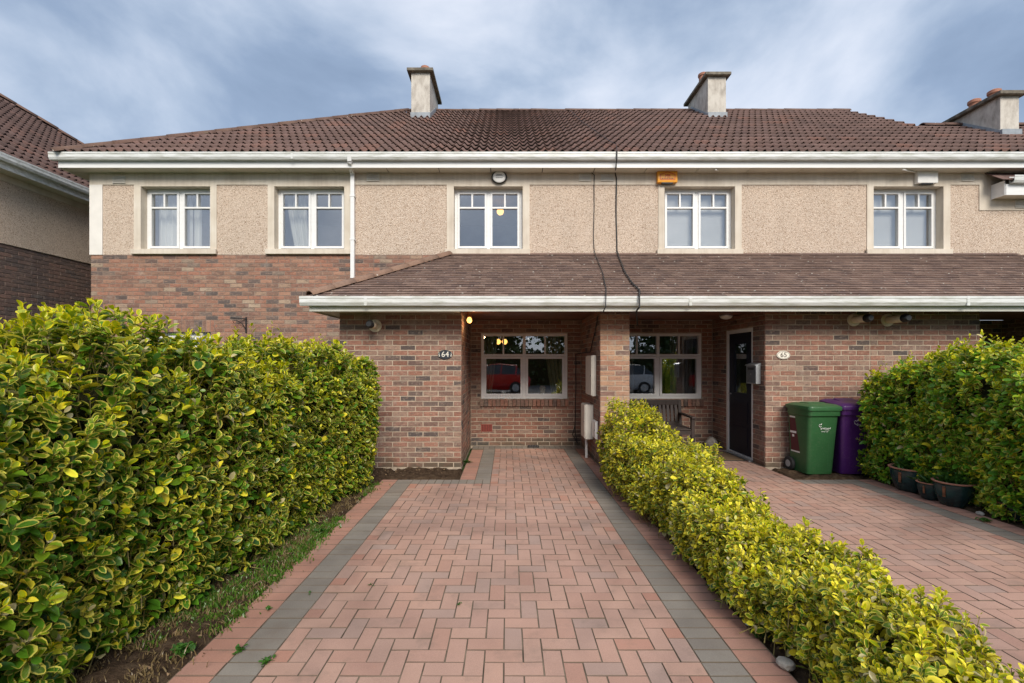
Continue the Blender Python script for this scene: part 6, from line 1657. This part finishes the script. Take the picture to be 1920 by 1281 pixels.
# ------------------------------------------------------------------ across the street, seen mirrored in the windows
def car(name, label, cx, cy, paint):
    t = thing(name, label, 'car', (cx, cy, -.06)); L = 4.1
    st = [(-2.05, .45, .62, .70), (-1.98, .30, .72, .78), (-1.6, .22, .88, .84), (-.95, .20, .95, .86), (-.4, .20, .96, .86), (.3, .20, .97, .86), (1.0, .20, .98, .86), (1.6, .22, .98, .85), (1.95, .30, .92, .80), (2.05, .45, .75, .72)]
    mb = MB()
    for x, zb, zt, hw in st: mb.v += [(cx + x, cy + a * hw, z - .06) for a, z in ((-.9, zb), (-1, zb + .12), (-1, (zb + zt) / 2), (-.95, zt), (0, zt + .03), (.95, zt), (1, (zb + zt) / 2), (1, zb + .12), (.9, zb))]
    for k in range(len(st) - 1):
        for i in range(9): mb.f.append((k * 9 + i, k * 9 + (i + 1) % 9, (k + 1) * 9 + (i + 1) % 9, (k + 1) * 9 + i))
    mb.f += [tuple(range(9)), tuple((len(st) - 1) * 9 + i for i in range(9))]; mb.build('body', paint, t, smooth=True)
    cab = [(-.95, .94, .80, .80), (-.25, 1.38, .66, .80), (.5, 1.46, .64, .80), (1.25, 1.40, .62, .80), (1.85, .98, .74, .78)]
    gl = MB()
    for x, zt, hw, hb in cab: gl.v += [(cx + x, cy - hb, .88), (cx + x, cy - hw, zt - .06), (cx + x, cy + hw, zt - .06), (cx + x, cy + hb, .88)]
    for k in range(4):
        for i in range(3): gl.f.append((k * 4 + i, k * 4 + i + 1, k * 4 + i + 5, k * 4 + i + 4))
    gl.build('cabin_glass', simple('car_glass', (.02, .025, .03), .05, .05), t, smooth=False)
    ro = MB()
    for x, zt, hw in ((-.3, 1.36, .68), (.0, 1.43, .67), (.5, 1.475, .66), (1.25, 1.415, .64), (1.35, 1.34, .65)): ro.v += [(cx + x, cy - hw, zt - .06), (cx + x, cy, zt - .03), (cx + x, cy + hw, zt - .06)]
    for k in range(4):
        for i in range(2): ro.f.append((k * 3 + i, k * 3 + i + 1, k * 3 + i + 4, k * 3 + i + 3))
    ro.build('roof', paint, t, smooth=True)
    for x in (-1.3, 1.3):
        for s in (-1, 1):
            c = Vector((cx + x, cy + s * .80, .245)); wl_ = MB().tube([c - Vector((0, .1, 0)), c + Vector((0, .1, 0))], .305, 24).build('wheel', M['rubber'], t, smooth=True); MB().tube([c - Vector((0, .105, 0)), c + Vector((0, .105, 0))], .19, 16).build('rim', M['hub'], wl_)
    for x in (-.25, .55, 1.3):
        for s in (-1, 1): MB().bar((cx + x, cy + s * .80, .90), (cx + x + .05, cy + s * .655, 1.36), .05, .03).build('pillar', paint, t)
car('parked_car', 'red hatchback on the road, mirrored in the window of number 64', -.9, -6.9, simple('red_paint', (.42, .015, .015), .2, .05))
car('parked_car', 'silver hatchback on the road, mirrored in the window of number 65', 5.6, -6.9, simple('silver_paint', (.42, .43, .45), .25, .05))
def tree(label, x, y, H, r, seed):
    rs = np.random.default_rng(seed); random.seed(seed); t = thing('roadside_tree', label, 'tree', (x, y, -.07))
    MB().tube([(x, y, -.07), (x + .05, y, H * .25), (x, y + .05, H * .5), (x + .1, y, H * .8)], [.2, .15, .11, .04], 8).build('trunk', M['bark'], t, smooth=True)
    for k in range(9):
        a = k * 2.4; z = H * (.3 + .05 * k); q = Vector((x + math.cos(a) * r * .7, y + math.sin(a) * r * .7, z + H * .2)); MB().tube([(x, y, z), (x + math.cos(a) * r * .3, y + math.sin(a) * r * .3, z + H * .08), q], [.06, .04, .015], 6).build('limb', M['bark'], t, smooth=True)
    k = 5200; d = nrm(rs.normal(0, 1, (k, 3))); rad = rs.uniform(.35, 1, k) ** .6 * (1 + .25 * np.sin(d[:, 0] * 6 + seed) * np.cos(d[:, 1] * 5)); o = np.stack([x + d[:, 0] * r * rad, y + d[:, 1] * r * rad, H * .65 + d[:, 2] * H * .38 * rad], 1)
    ld = nrm(rs.normal(0, 1, (k, 3))); nn = nrm(np.cross(ld, rs.normal(0, 1, (k, 3)))); wd = np.cross(nn, ld) * 1.3; c = np.array((.045, .08, .02)) * rs.uniform(.6, 1.5, (k, 1))
    ob = bpy.data.objects.new('crown', leaves_mesh(o, ld, wd, nn, rs.uniform(.16, .3, k), c, c, 'crown')); C.objects.link(ob); attach(ob, t)
for i, (x, y, H, r, lab) in enumerate(((-8, -17, 7.5, 3.2, 'leafy tree beyond the road, far left in the reflections'), (-1.5, -19, 6.5, 3.0, 'shortest leafy tree across the road, behind the red hatchback'), (5, -17.5, 7, 3.2, 'leafy tree across the road, behind the silver hatchback'), (12, -18, 7.5, 3.3, 'leafy tree beyond the road, far right in the reflections'))): tree(lab, x, y, H, r, 20 + i)

rs = np.random.default_rng(77); k = 9000
o = np.stack([rs.uniform(-16, 18, k), rs.normal(-15.2, .45, k), rs.uniform(0, 1, k) ** .8 * 2.5], 1); o[:, 2] += .15 * np.sin(o[:, 0] * 2.1)
ld = nrm(rs.normal(0, 1, (k, 3))); nn = nrm(np.cross(ld, rs.normal(0, 1, (k, 3)))); wd = np.cross(nn, ld) * 1.3; c = np.array((.04, .07, .02)) * rs.uniform(.6, 1.5, (k, 1))
t = thing('added_hedge', 'long dark hedge added across the road to darken the window reflections', 'hedge', (1, -15.2, -.07))  # hedge added to block the bright horizon in the window reflections
ob = bpy.data.objects.new('foliage', leaves_mesh(o, ld, wd, nn, rs.uniform(.15, .3, k), c, c, 'foliage')); C.objects.link(ob); attach(ob, t); ob['kind'] = 'stuff'
MB().box(-15.8, 17.8, -15.6, -14.8, -.07, 2.2).build('dark_core', M['core'], t)  # solid filling, painted dark for the hedge's inner shade
